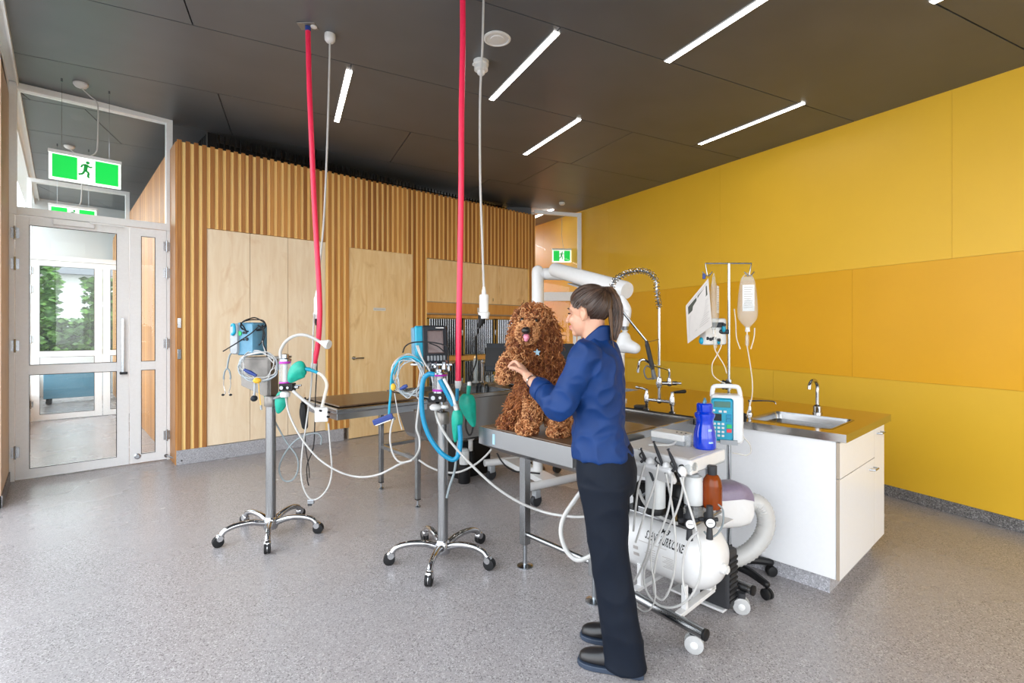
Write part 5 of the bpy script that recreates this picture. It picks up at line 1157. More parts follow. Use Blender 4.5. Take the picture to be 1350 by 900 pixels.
keys([(-.028, .012, .05, .04)], 'panel_dark', 'mode_pad'); keys([(.034, .02, .026, .02), (.034, -.003, .026, .02)], 'blue_hose', 'function_key'); keys([(.036, -.036, .026, .02)], 'button_green', 'start_key'); keys([(.036, -.061, .026, .02)], 'button_red', 'stop_key')
m = MB(); m.obox(pc - UP * .125 - pb * .05 + pa * .02, ax3, (.09, .03, .025)); m.m = 1; m.cyl(pc + pb * .05 - UP * .03, ic + UP * (pc.z - .03), .02); m.build('clamp_jaw', ['grey_plastic', 'dark_grey'], t2, smooth=0)
# fluid controller behind the left bag
pc2 = at(940, 437, DI + .03); t2 = thing('fluid_warmer', pc2 - UP * .07, 'small white and blue box mounted on the drip stand behind the hanging bag', 'device')
m = MB(); rbox(m, pc2, ((RT * .97 + FW * .24).normalized(), (FW * .97 - RT * .24).normalized(), UP), (.15, .06, .16), .01); m.build('case', 'white_plastic', t2)
m = MB()
for u, w_ in ((-.05, -.04), (-.03, -.045), (-.01, -.04), (.02, -.05), (.05, .04)): m.cyl(pc2 + RT * u + UP * w_ - FW * .03, pc2 + RT * u + UP * w_ - FW * .045, .01, n=12)
m.obox(pc2 + UP * .04 - FW * .034 + RT * .0, (RT, FW, UP), (.1, .008, .03)); m.build('port', 'panel_dark', t2)
m = MB(); m.ell(pc2 - RT * .078 - UP * .055 - FW * .02, (.014, .014, .02)); m.ell(pc2 + RT * .05 + UP * .02 - FW * .035, (.012, .012, .024)); m.ell(pc2 - UP * .06 - FW * .035 + RT * .02, (.01, .01, .016)); m.m = 1; m.cyl(pc2, ic + UP * pc2.z, .015); m.build('valve_cap', ['cyan_trim', 'dark_grey'], t2)
# fluid bags
def fluid_bag(x, y0, y1, D, wpx, yaw, label, grad):
    k = D / 668; tp_ = at(x, y0, D); h = (y1 - y0) * k; w = wpx * k; t3 = thing('fluid_bag', tp_ - UP * h, label, 'bag', 'hanging fluid bags')
    ax_ = RT * math.cos(yaw) + FW * math.sin(yaw); bx2 = -RT * math.sin(yaw) + FW * math.cos(yaw)
    prof = [(0, .55, .05), (.06, .62, .12), (.12, .72, .25), (.3, .86, .42), (.5, .95, .52), (.7, 1.0, .58), (.8, .95, .55), (.88, .7, .42), (.95, .32, .25), (1, .14, .14)]
    rings = []
    for q, a, b in prof:
        c = tp_ - UP * (h * q); rings.append([c + ax_ * (w / 2 * a * math.copysign(abs(math.cos(u)) ** .7, math.cos(u))) + bx2 * (w / 2 * b * math.sin(u)) for u in [2 * math.pi * j / 20 for j in range(20)]])
    m = MB(); m.loft(rings); m.build('pouch', 'clear_plastic', t3, sub=1)
    m = MB(); c = tp_ - UP * (h * .42); m.obox(c - bx2 * (w * .235), (ax_, bx2, UP), (w * .55, .001, h * .5)); m.build('print_label', 'white_plastic', t3, smooth=0)
    m = MB()
    for i in range(10): m.obox(c - bx2 * (w * .237) + UP * (h * (.2 - .042 * i)) - ax_ * (w * .02 * (i % 3)), (ax_, bx2, UP), (w * (.42 - .05 * (i % 3)), .001, h * .012))
    m.build('print_lines', 'print_grey', t3, smooth=0)
    m = MB()
    for s in (-.45, .0, .45): m.cyl(tp_ - UP * (h * .97) + ax_ * (w * .1 * s), tp_ - UP * (h * 1.06) + ax_ * (w * .16 * s), .006)
    m.build('port', 'white_plastic', t3)
    m = MB(); m.tube([tp_ + UP * .02, tp_ - UP * .0 + ax_ * (w * .2), tp_ - UP * .015 + ax_ * (w * .22)], .003); m.tube([tp_ + UP * .02, tp_ - ax_ * (w * .2), tp_ - UP * .015 - ax_ * (w * .22)], .003); m.build('hanging_loop', 'clear_plastic', t3)
    return t3
fluid_bag(941, 365, 436, DI - .06, 22, rad(55), 'clear fluid bag behind the clipped sheet, left hook of the drip stand', True)
fluid_bag(985.5, 364, 433, DI, 26, rad(-15), 'clear fluid bag hanging alone from the right hook of the drip stand', True)
def drip(name, label, l, D, r=.0032):
    t3 = thing(name, at(l[0][0], l[0][1], D), label, 'tube', 'drip lines'); m = MB(); m.tube(P(l, D), r, 7, 6); m.build('line', 'tube_clear', t3)
    q = at(l[0][0], l[0][1] + 9, D); m = MB(); m.lathe([(.005, -.06), (.011, -.05), (.011, .0), (.006, .01)], q, n=12); m.build('drip_chamber', 'clear_plastic', t3); return t3
drip('hanging_drip_line', 'clear drip line below the right fluid bag curling over the sink', [(985, 434), (985, 455), (989, 480), (992, 505), (991, 525), (985, 545), (979.5, 560), (980, 575), (988, 585), (990, 595), (984, 600), (974, 598), (966, 597)], DI - .03)
drip('hanging_drip_line', 'clear drip line looping below the left fluid bag', [(943, 437), (942, 458), (948, 470), (955, 482), (958, 492)], DI - .06)
hang('hanging_drip_tube', 'thin clear spare tube dangling beside the left fluid bag', 'tube', P([(950, 440), (951, 455), (945, 468), (939, 480), (940, 494), (949, 502), (956, 505)], DI - .05), .003, 'tube_clear', 7)
hang('hanging_drip_tube', 'short clear tube dangling between the drip pole and the right bag', 'tube', P([(968, 407), (970, 425), (971, 445), (976, 460)], DI - .02), .0032, 'tube_clear', 7)
hang('hanging_drip_tube', 'short clear tube dangling at the right edge of the right bag', 'tube', P([(995, 432), (994, 445), (990, 460)], DI - .02), .0035, 'tube_clear', 7)
# clipped information sheet
A1, A2, A3, A4 = at(904, 403, 3.06), at(933.5, 367, 2.90), at(938.5, 430, 2.90), at(906.5, 452.5, 3.06)
nn_ = (A2 - A1).cross(A4 - A1).normalized(); nn_ = nn_ if nn_.dot(EYE - A1) > 0 else -nn_
t2 = thing('hanging_info_sheet', A4, 'printed information sheet with two small photos clipped to the left drip hook', 'sheet')
m = MB(); m.prism([A1, A2, A3, A4], nn_ * -.0025); m.build('sheet', 'paper', t2, smooth=0)
def onsheet(u, v): a = A1.lerp(A2, u); b = A4.lerp(A3, u); return a.lerp(b, v) + nn_ * .0006
m = MB()
for u0, u1 in ((.1, .48), (.53, .93)): m.add([onsheet(u0, .1), onsheet(u1, .1), onsheet(u1, .3), onsheet(u0, .3)], [(0, 1, 2, 3)])
m.m = 1
for c0, c1 in ((.08, .47), (.53, .94)):
    for i in range(11):
        v = .38 + i * .045; e = c1 - .04 * (i % 3); m.add([onsheet(c0, v), onsheet(e, v), onsheet(e, v + .014), onsheet(c0, v + .014)], [(0, 1, 2, 3)])
m.add([onsheet(.06, .055), onsheet(.94, .055), onsheet(.94, .07), onsheet(.06, .07)], [(0, 1, 2, 3)])
m.build('print', ['print_dark', 'print_grey'], t2, smooth=0)
m = MB(); c = at(928, 364, 2.89); m.obox(c, (RT, FW, UP), (.016, .012, .03)); m.build('clip', 'navy_clip', t2, smooth=0, bevel=.003)
# warm air blower with corrugated hose
bc = at(955, 664, 2.80); t2 = thing('warm_air_blower', bc - UP * .12, 'white warm air blower with lilac lid and fat corrugated hose on the drip stand', 'blower')
ea = (RT * .97 + FW * .2).normalized(); eb = V(-ea.y, ea.x, 0)
rings = []
for q, hz, dz in ((-.17, .085, .02), (-.16, .105, .01), (-.05, .12, .0), (.06, .122, -.0), (.115, .105, -.005), (.14, .075, -.01)):
    c = bc + ea * q + UP * dz; rings.append([c + UP * (hz * math.copysign(abs(math.sin(u)) ** .55, math.sin(u))) + eb * (.08 * math.copysign(abs(math.cos(u)) ** .6, math.cos(u)) * (.8 if abs(q) > .13 else 1)) for u in [2 * math.pi * j / 28 for j in range(28)]])
m = MB(); m.loft(rings); m.build('case', 'white_enamel', t2, smooth=50)
rings = []
for q, hz, dz in ((-.10, .1, .01), (-.05, .1235, .0), (.06, .1255, -.0), (.117, .108, -.005), (.142, .082, -.01)):
    c = bc + ea * q + UP * dz; rings.append([c + UP * (hz * max(.38, math.copysign(abs(math.sin(u)) ** .55, math.sin(u)))) + eb * (.0835 * math.copysign(abs(math.cos(u)) ** .6, math.cos(u)) * (.8 if abs(q) > .13 else 1)) for u in [2 * math.pi * j / 28 for j in range(28)]])
m = MB(); m.loft(rings); m.build('lid', 'lilac', t2, smooth=50)
m = MB(); m.cyl(bc + eb * .06, V(ic.x, ic.y, bc.z), .02); m.build('mount_arm', 'dark_grey', t2)
l = spline(P([(983, 661), (997, 662), (1007, 672), (1010, 690), (1004, 709), (990, 725), (972, 735), (952, 740)], 2.80), 8)
m = MB(); m.path(l, [.046 * (1 + .05 * math.cos(i * math.pi)) for i in range(len(l))], 18); m.build('corrugated_hose', 'white_hose', t2, smooth=60)
# ================================================================ THE WOMAN
AL = rad(20); ff = -RT * math.cos(AL) + FW * math.sin(AL); ll = -FW * math.cos(AL) - RT * math.sin(AL)
G = RT * .431 + FW * 2.305
def L(x, y, z): return G + ff * x + ll * y + UP * z
w = thing('person', G, 'woman in navy jacket and dark trousers with brown ponytail holding the paw of the dog', 'person')
HA = rad(30); hf = -RT * math.cos(HA) + FW * math.sin(HA); hl = -FW * math.cos(HA) - RT * math.sin(HA)
hc = L(.087, 0, 1.558)
tilt = rad(6); hf2 = hf * math.cos(tilt) - UP * math.sin(tilt); hu2 = UP * math.cos(tilt) + hf * math.sin(tilt)
HM = Matrix((hf2, hl, hu2)).transposed()
def Hd(x, y, z): return hc + HM @ V(x, y, z)
SH, EL, WR = L(.06, .16, 1.375), at(738, 537, 2.195), at(695.5, 496, 2.43)
SHr, ELr, WRr = L(.03, -.16, 1.375), L(.0, -.205, 1.11), L(.06, -.2, .95)
def ring_pts(c, ax1, ax2, h1, h2, n=24, p=.85):
    return [c + ax1 * (h1 * math.copysign(abs(math.cos(u)) ** p, math.cos(u))) + ax2 * (h2 * math.copysign(abs(math.sin(u)) ** p, math.sin(u))) for u in [2 * math.pi * j / n for j in range(n)]]
b = MB()
b.loft([ring_pts(L(cx, 0, z), ff, ll, hx, hy) for z, cx, hx, hy in ((.82, 0, .09, .12), (.95, .01, .09, .12), (1.06, .03, .085, .115), (1.2, .035, .085, .13), (1.32, .04, .09, .155), (1.39, .045, .07, .12), (1.42, .05, .05, .06))])
b.taper([L(.05, 0, 1.38), Hd(-.02, 0, -.10), Hd(-.022, 0, -.03)], [.058, .051, .052], n=18)
b.ell(Hd(-.012, 0, .03), (.092, .073, .085), HM, 24, 16); b.ell(Hd(.028, 0, -.042), (.056, .056, .068), HM, 20, 14); b.ell(Hd(.064, 0, -.088), (.022, .024, .018), HM)
b.ell(Hd(.055, .034, -.03), (.026, .02, .026), HM); b.ell(Hd(.055, -.034, -.03), (.026, .02, .026), HM); b.ell(Hd(.07, 0, .022), (.018, .048, .014), HM); b.ell(Hd(.078, 0, -.06), (.014, .024, .02), HM)
b.taper([Hd(.083, 0, .008), Hd(.098, 0, -.016), Hd(.103, 0, -.027)], [.008, .01, .012], n=12); b.ell(Hd(.094, .01, -.03), .0085); b.ell(Hd(.094, -.01, -.03), .0085)
for s in (1, -1): b.ell(Hd(-.010, s * .078, -.012), (.018, .009, .031), HM); b.taper([Hd(-.002, s * .084, -.038), Hd(-.022, s * .09, -.012), Hd(-.016, s * .09, .012), Hd(.004, s * .084, .012)], [.005, .0055, .0055, .004], n=8)
b.taper([SH, SH.lerp(EL, .5), EL], [.05, .044, .037], n=14); b.taper([EL, EL.lerp(WR, .3), WR], [.037, .036, .0255], n=14)
b.taper([SHr, SHr.lerp(ELr, .5), ELr], [.05, .044, .037], n=14); b.taper([ELr, ELr.lerp(WRr, .3), WRr], [.037, .036, .0255], n=14)
for y, kx, ax_ in ((.085, -.02, -.09), (-.085, .01, -.06)):
    b.taper([L(0, y, .88), L(kx, y * 1.05, .5), L(ax_, y * 1.15, .1)], [.066, .055, .04], n=14)
# hands: palm, four curled fingers, thumb from the side of the palm
def hand(wr, u, v, curl, side):          # u along the palm, v across towards the thumb, curl = direction the fingers close
    b.loft([ring_pts(wr - u * .01, v, curl, .024, .019, 14, 1), ring_pts(wr + u * .02, v, curl, .03, .016, 14, 1), ring_pts(wr + u * .055, v, curl, .038, .0145, 14, 1), ring_pts(wr + u * .085, v, curl, .037, .011, 14, 1)])
    for i, (o, ln) in enumerate(((.028, .9), (.009, 1), (-.01, .94), (-.028, .76))):
        r0 = wr + u * .075 + v * o; k = .034 * ln
        p1 = r0 + u * k + curl * .008; p2 = p1 + (u * .35 + curl * .94) * (k * .8); p3 = p2 + (u * -.35 + curl * .93) * (k * .65)
        b.taper([r0, p1, p2, p3], [.0092, .0088, .008, .007], n=10, k=3)
    t0 = wr + u * .022 + v * .022 + curl * .004; t1 = t0 + (u * .55 + v * .75 + curl * .35).normalized() * .038; t2 = t1 + (u * .75 + v * .2 + curl * .6).normalized() * .03
    b.taper([t0, t1, t2], [.0135, .0105, .0085], n=10, k=3)
u = (at(686, 480, 2.50) - WR).normalized(); cu = (-RT * .75 + FW * .6 + UP * -.1); cu = (cu - u * cu.dot(u)).normalized(); vv = u.cross(cu); vv = vv if vv.z > 0 else -vv
hand(WR, u, vv, cu, 1)
u = (UP * -.85 + ff * .5).normalized(); cu = (ll * .9 + ff * .1); cu = (cu - u * cu.dot(u)).normalized(); vv = u.cross(cu); vv = vv if vv.dot(ff) > 0 else -vv
hand(WRr, u, vv, cu, -1)
body = b.build('body', 'skin', w, remesh=.0045, sm=3)
for s in (1, -1):
    m = MB(); m.ell(Hd(.079, s * .031, .003), (.006, .013, .0035), HM, 12, 8); m.build('eye', 'eye_dark', w)
    m = MB(); m.taper([Hd(.0845, s * .014, .022), Hd(.082, s * .032, .027), Hd(.068, s * .05, .022)], [.0025, .0035, .002], n=8); m.build('eyebrow', 'hair_brown', w)
m = MB(); m.taper([Hd(.077, .026, -.053), Hd(.091, .01, -.056), Hd(.093, 0, -.056), Hd(.091, -.01, -.056), Hd(.077, -.026, -.053)], [.003, .0055, .006, .0055, .003], n=8); m.taper([Hd(.078, .022, -.057), Hd(.09, .008, -.066), Hd(.09, -.008, -.066), Hd(.078, -.022, -.057)], [.003, .006, .006, .003], n=8); m.build('lips', 'skin_lip', w)
# hair
rx, ry, rz = .0995, .0805, .0925; hcen = V(-.016, 0, .034)
hl_pts = ((-.13, -.058), (-.07, -.056), (-.03, -.035), (-.02, .018), (.002, .026), (.02, .014), (.045, .03), (.058, .05), (.075, .085), (.1, .12))
def hair_min(x):
    for (xa, za), (xb, zb) in zip(hl_pts, hl_pts[1:]):
        if xa <= x <= xb: return za + (zb - za) * (x - xa) / (xb - xa)
    return -.05 if x < -.1 else 1
m = MB(); nu, nv = 64, 44; idx = {}; vs = []; fs = []
for i in range(nv + 1):
    ph = math.pi * min(max(i / nv, .003), .997)
    for j in range(nu):
        t_ = 2 * math.pi * j / nu; vs.append(hcen + V(rx * math.sin(ph) * math.cos(t_), ry * math.sin(ph) * math.sin(t_), rz * math.cos(ph)))
for i in range(nv):
    for j in range(nu):
        q = (i * nu + j, (i + 1) * nu + j, (i + 1) * nu + (j + 1) % nu, i * nu + (j + 1) % nu)
        c = sum((vs[k] for k in q), V(0, 0, 0)) / 4
        if c.z > hair_min(c.x): fs.append(q)
m.add([Hd(*p) for p in vs], fs)
tie = V(-.084, 0, .090)
rnd = random.Random(12)
def onhead(d, k=1.0): return hcen + V(d.x * rx, d.y * ry, d.z * rz) * k
td = V((tie.x - hcen.x) / rx, 0, (tie.z - hcen.z) / rz).normalized()
starts = []
while len(starts) < 330:
    d = V(rnd.gauss(0, 1), rnd.gauss(0, 1), rnd.gauss(0, 1)).normalized(); p = onhead(d)
    e = p.z - hair_min(p.x)
    if e > .0 and (e < .035 or rnd.random() < .25) and d.dot(td) < .93: starts.append(d)
m2 = MB()
for d in starts:
    om = math.acos(max(-1, min(1, d.dot(td)))); pts = []
    k0 = rnd.uniform(1.0, 1.012)
    for i in range(9):
        q = i / 8 * .97; a = (d * math.sin((1 - q) * om) + td * math.sin(q * om)) / math.sin(om); pts.append(Hd(*onhead(a, k0 + .012 * math.sin(math.pi * q))))
    tgt = m if rnd.random() < .86 else m2
    tgt.path(pts, [.0012] + [.0026] * 7 + [.0018], 5)
hair = m.build('hair', 'hair_brown', w, smooth=180)
m2.build('hair_strands', 'hair_light', hair, smooth=180)
tw = Hd(*tie)
m = MB(); pd = (tw - Hd(*hcen)).normalized(); m.lathe([(.012, -.008), (.017, -.004), (.018, .004), (.014, .01)], tw + pd * .004, pd, 16); m.build('hair_tie', 'black_rubber', w)
pm, pl_ = MB(), MB()
spine = [tw, tw + pd * .02, at(806, 389, 2.325), at(811.5, 405, 2.325), at(812, 425, 2.315), at(810, 440, 2.305), at(808, 451, 2.295)]
sp_ = spline(spine, 5)
for i in range(230):
    a = rnd.uniform(0, 2 * math.pi); rr = math.sqrt(rnd.random()); cut = rnd.uniform(.72, 1.0); n_ = int(len(sp_) * cut); pts = []
    for j in range(n_):
        q = j / (len(sp_) - 1); wd = .010 + .023 * math.sin(math.pi * min(1, q * .82 + .12)) ** 1.2
        pts.append(sp_[j] + (RT * math.cos(a) * wd + FW * math.sin(a) * wd * .9) * rr + RT * (.002 * math.sin(j * .9 + i)))
    (pm if rnd.random() < .62 else pl_).path(pts, [.0022] * (n_ - 2) + [.0016, .0006], 5)
for i in range(26):
    o = rnd.uniform(-.006, .006); e = rnd.uniform(-6, 0)
    pl_.path(spline(P([(800, 388), (804 + o * 300, 405), (806 + o * 300, 428), (808, 450), (811, 465 + e * .5), (816, 480 + e)], 2.27 + o), 5), [.0016] * 24 + [.001, .0004], 5)
pt = pm.build('ponytail', 'hair_brown', w, smooth=180); pl_.build('ponytail_strands', 'hair_light', pt, smooth=180)
# jacket
def folds(o, strength, size, z):
    tx = bpy.data.textures.new('cloth_folds', 'MUSGRAVE'); tx.musgrave_type = 'RIDGED_MULTIFRACTAL'; tx.noise_scale = size; tx.octaves = 1.3; tx.noise_basis = 'BLENDER_ORIGINAL'
    q = o.modifiers.new('folds', 'DISPLACE'); q.texture = tx; q.strength = strength; q.mid_level = .55; q.texture_coords = 'LOCAL'
    q = o.modifiers.new('soft', 'SMOOTH'); q.iterations = 2
j = MB()
j.loft([ring_pts(L(cx, 0, z), ff, ll, hx, hy, 32, .92) for z, cx, hx, hy in ((.905, .02, .136, .168), (.92, .02, .138, .17), (.97, .027, .128, .160), (1.03, .036, .117, .148), (1.09, .038, .114, .148), (1.16, .037, .113, .158), (1.24, .036, .112, .172), (1.31, .037, .11, .183), (1.36, .04, .1, .178), (1.395, .045, .085, .14), (1.42, .05, .065, .085), (1.44, .052, .056, .06))])
cuff = EL.lerp(WR, .60)
j.taper([SH + (SH - EL).normalized() * .0, SH.lerp(EL, .3), SH.lerp(EL, .7), EL, EL.lerp(cuff, .5), cuff], [.066, .066, .061, .06, .054, .05], n=20)
cr_ = ELr.lerp(WRr, .72)
j.taper([SHr, SHr.lerp(ELr, .3), SHr.lerp(ELr, .7), ELr, ELr.lerp(cr_, .5), cr_], [.066, .066, .061, .058, .052, .048], n=20)
jk = j.build('jacket', 'navy_jacket', w, remesh=.006, sm=4); folds(jk, .013, .085, .012)
m = MB()
for z0 in (0,):
    ra, rb, rc_, rd = [], [], [], []
    for i in range(28):
        q = 2 * math.pi * i / 28; fx, fy = math.cos(q), math.sin(q)
        lo = L(.052 + .068 * fx, .07 * fy, 1.405 - .02 * max(0, fx)); hi = L(.048 + .062 * fx, .063 * fy, 1.486 - .05 * max(-.5, fx) - .008)
        ra.append(lo); rb.append(hi); rc_.append(hi - (ff * fx + ll * fy) * .006); rd.append(lo - (ff * fx + ll * fy) * .012)
    m.loft([ra, rb, rc_, rd], cap=False)
m.build('collar', 'navy_jacket', jk, smooth=180, sub=1)
m = MB(); un = (cuff - EL).normalized()
m.path([cuff - un * .045, cuff - un * .04, cuff + un * .002, cuff + un * .006], [.051, .0545, .0535, .047], 24); m.build('cuff', 'navy_jacket', jk, smooth=180)
# trousers
tr = MB()
tr.loft([ring_pts(L(cx, 0, z), ff, ll, hx, hy, 30, .9) for z, cx, hx, hy in ((.96, .012, .115, .15), (.9, .004, .128, .162), (.85, 0, .138, .168), (.79, .0, .134, .166), (.75, .0, .122, .16))])
for y, pts in ((1, ((.80, 0, .118, .088), (.70, -.006, .1, .08), (.55, -.02, .089, .074), (.42, -.036, .083, .07), (.28, -.06, .083, .07), (.15, -.082, .086, .072), (.055, -.094, .092, .075), (.022, -.097, .096, .077))), (-1, ((.80, 0, .118, .088), (.70, .004, .1, .08), (.55, .005, .087, .074), (.42, -.004, .08, .07), (.28, -.026, .08, .07), (.15, -.045, .083, .072), (.05, -.058, .088, .074), (.022, -.06, .09, .075)))):
    tr.loft([ring_pts(L(cx, y * (.083 + .012 * (.8 - z)), z), ff, ll, hx, hy, 26, .95) for z, cx, hx, hy in pts])
tq = tr.build('trousers', 'navy_trousers', w, remesh=.007, sm=4); folds(tq, .008, .16, .03)
for y, x0 in ((.09, -.175), (-.1, -.145)):
    def foot(z, x, hy, c=0): return L(x0 + x, y * 1.02 + c, z)
    m = MB(); prof = ((0, .03), (.02, .04), (.08, .041), (.15, .044), (.21, .05), (.25, .046), (.275, .034), (.288, .015)); lo, hi = [], []
    ringl = [L(x0 + x, y + h, 0) for x, h in prof] + [L(x0 + x, y - h, 0) for x, h in reversed(prof)]
    m.loft([[p + UP * .002 for p in ringl], [p + UP * .024 for p in ringl]]); s_ = MB()
    sh = [(0.0, .03, .06), (.03, .039, .085), (.09, .039, .1), (.14, .042, .085), (.19, .047, .07), (.235, .045, .062), (.265, .036, .05), (.282, .018, .036)]
    rings = []
    for x, h, z in sh: rings.append([L(x0 + x, y + h * .98 * math.cos(q), .022 + (z - .01) * max(0, math.sin(q)) ** .75) for q in [math.pi * i / 12 for i in range(13)]])
    s_.loft(rings); sho = s_.build('shoe', 'shoe_black', w, smooth=60, sub=1); m.build('sole', 'sole_slate', sho, smooth=40, bevel=.003)
m = MB(); un = (WR - EL).normalized(); m.path([EL.lerp(WR, .83) - un * .004, EL.lerp(WR, .83) + un * .004], [.034, .033], 18); m.build('bracelet', 'chrome', w)
# ================================================================ THE DOG
dg = thing('dog', onz(706, 566, .905), 'curly rust brown dog sitting on the wet table giving a paw', 'dog')
b = MB()
def T(l, rs, n=14): b.taper([at(*p) for p in l], rs, n=n)
T([(707, 466, 2.86), (712, 493, 2.92), (716, 518, 2.98)], [.1, .125, .115], 20)
T([(703, 438, 2.85), (706, 468, 2.86)], [.08, .1], 18)
b.ell(at(702, 424, 2.84), (.092, .094, .092), None, 20, 14)
T([(700, 430, 2.78), (695, 438, 2.70), (694, 440, 2.66)], [.06, .05, .042])
T([(688, 415, 2.86), (683, 438, 2.86), (682, 458, 2.85)], [.03, .036, .026]); T([(718, 415, 2.86), (725, 438, 2.87), (727, 462, 2.86)], [.03, .038, .028])
T([(694, 476, 2.80), (680, 473, 2.70), (671, 481, 2.64), (666, 494, 2.61)], [.062, .046, .04, .034])
T([(706, 503, 2.84), (704, 535, 2.83), (700, 556, 2.82)], [.06, .044, .04]); b.ell(at(695, 565, 2.78), (.052, .058, .033), None)
T([(697, 522, 2.98), (684, 538, 2.99), (679, 553, 2.99)], [.078, .06, .04]); b.ell(at(671, 557, 2.95), (.055, .055, .03), None)
T([(731, 528, 2.92), (737, 548, 2.85), (737, 560, 2.80)], [.088, .064, .045]); b.ell(at(737, 569, 2.73), (.06, .05, .03), None)
dbody = b.build('body', 'dog_deep', dg, remesh=.009, sm=6)
bpy.context.view_layer.update()
dgr = bpy.context.evaluated_depsgraph_get(); ev = dbody.evaluated_get(dgr); me = ev.to_mesh()
me.calc_loop_triangles(); org = ORG[dg.name]; tris = []
vv_ = [v.co + org for v in me.vertices]; acc = 0
for tri in me.loop_triangles:
    p, q, r_ = (vv_[i] for i in tri.vertices); n_ = (q - p).cross(r_ - p); a = n_.length / 2
    if a > 1e-12: acc += a; tris.append((acc, p, q, r_, n_.normalized()))
ev.to_mesh_clear()
import bisect
cum = [x[0] for x in tris]; rnd = random.Random(3)
zones = [(at(695, 440, 2.68), .075, .93, .02, .75), (at(698, 424, 2.75), .062, .5, .02, .8),  (at(668, 486, 2.62), .12, .62, .03, .5), (at(703, 540, 2.82), .11, .62, .028, .6), (at(737, 560, 2.78), .12, .6, .032, .6), (at(697, 566, 2.79), .08, .35, .03, .4), (at(728, 440, 2.86), .09, .12, .06, .9), (at(682, 440, 2.86), .08, .2, .055, .9), (at(702, 410, 2.83), .11, .25, .034, .6)]
nose, eyes = at(693.5, 435.5, 2.605), (at(688.5, 421.5, 2.738), at(706.5, 422.5, 2.738)); tng = at(694, 445, 2.66)
fur = MB(); count = 0
while count < 9500:
    k = bisect.bisect(cum, rnd.random() * acc)
    if k >= len(tris): continue
    _, p, q, r_, n_ = tris[k]; a, c = rnd.random(), rnd.random()
    if a + c > 1: a, c = 1 - a, 1 - c
    o = p + (q - p) * a + (r_ - p) * c
    if o.z < .906: continue
    if (o - nose).length < .05 or (o - tng).length < .032 or min((o - e).length for e in eyes) < .021: continue
    tan, ln, down = .06, .05, .7
    for zc, zr, tt, zl, dn in zones:
        if (o - zc).length < zr: tan, ln, down = tt, zl, dn; break
    h = (math.sin(o.x * 61) + math.sin(o.z * 47 + 1) + math.sin(o.y * 53 + 2)) / 3
    g = rnd.random(); fur.m = 2 if g < tan else (0 if g < .62 + .3 * h + (.2 if tan > .2 else 0) else 1)
    d = (n_ * (1 - down * .55) + UP * -down + V(rnd.gauss(0, .3), rnd.gauss(0, .3), rnd.gauss(0, .2))).normalized()
    if o.z < .96: d = (n_ + V(0, 0, .1)).normalized(); ln *= .6
    u_, v_ = perp(d); ph = rnd.uniform(0, 6.28); ln *= rnd.uniform(.7, 1.25); pts = []; amp = .0085 * rnd.uniform(.6, 1.3)
    for i in range(7):
        t_ = i / 6; pts.append(o - n_ * .004 + d * (ln * t_) + n_ * (.012 * math.sin(math.pi * t_) * .8) + (u_ * math.cos(ph + t_ * 7) + v_ * math.sin(ph + t_ * 7)) * (amp * min(1, t_ * 2)))
    for pp in pts:
        if pp.z < .906: pp.z = .906
    fur.path(pts, [.003, .0034, .0034, .0031, .0025, .0017, .0007], 4); count += 1
fo = fur.build('fur', ['dog_rust', 'dog_deep', 'dog_tan'], dg, smooth=180); fo['kind'] = 'stuff'
m = MB(); m.ell(nose, (.025, .024, .019), None, 16, 10); m.build('nose', 'dog_nose', dg)
for e in eyes: m = MB(); m.ell(e, .0125); m.build('eye', 'eye_dark', dg)
m = MB(); m.taper([at(694, 442, 2.63), at(694, 444.8, 2.61), at(693.5, 447.5, 2.607)], [.016, .016, .011], n=12); m.build('tongue', 'tongue_pink', dg)
m = MB(); m.taper([at(689, 441.8, 2.628), at(694, 440.8, 2.615), at(699, 441.8, 2.628)], [.004, .007, .004], n=8); m.build('mouth', 'dog_nose', dg)
m = MB(); c = at(708, 464.5, 2.725); star = [c + RT * ((.021 if i % 2 == 0 else .0105) * math.sin(math.pi * i / 5)) + UP * ((.021 if i % 2 == 0 else .0105) * math.cos(math.pi * i / 5)) for i in range(10)]
m.prism(star, FW * .004); m.build('name_tag', 'tag_blue', dg, smooth=0)
# ================================================================ OUTSIDE, DAYLIGHT, CAMERA
m = MB(); m.box((-40, -40, -.3), (50, 60, -.125)); structure(m.build('ground', 'ground_pave', smooth=0))
def bush(name, x0, x1, y0, y1, h, label, n, seed, mats=('leaf_green', 'leaf_dark')):
    r = random.Random(seed); t = thing(name, ((x0 + x1) / 2, (y0 + y1) / 2, -.12), label, 'hedge' if 'hedge' in name else 'tree')
    for mt in mats:
        m = MB()
        for i in range(n):
            c = V(r.uniform(x0, x1), r.uniform(y0, y1), r.uniform(-.1, h)); s = r.uniform(.12, .3)
            a = V(r.gauss(0, 1), r.gauss(0, 1), r.gauss(0, 1)).normalized(); u, v = perp(a)
            m.add([c + u * s * .5, c + v * s * .3, c - u * s * .5, c - v * s * .3], [(0, 1, 2, 3)])
        o = m.build('foliage', mt, t, smooth=0); o['kind'] = 'stuff'
    m = MB(); m.box((x0 + .1, (y0 + y1) / 2 - .05, -.12), (x1 - .1, (y0 + y1) / 2 + .05, h * .7)); m.build('branches', 'leaf_dark', t, smooth=0)
bush('garden_hedge', -1.6, 2.4, 17.0, 17.6, 1.75, 'green hedge outside the window at the corridor end', 2600, 1)
bush('garden_tree', -2.2, .1, 18.5, 19.5, 3.6, 'leafy tree beyond the hedge outside the corridor window', 1300, 2)
bush('garden_tree', .6, 2.2, 19, 20, 3.0, 'smaller leafy tree beyond the hedge outside the corridor window', 900, 3)
t = thing('neighbour_house', (-2, 27, -.12), 'white neighbouring house with grey roof behind the garden', 'house')
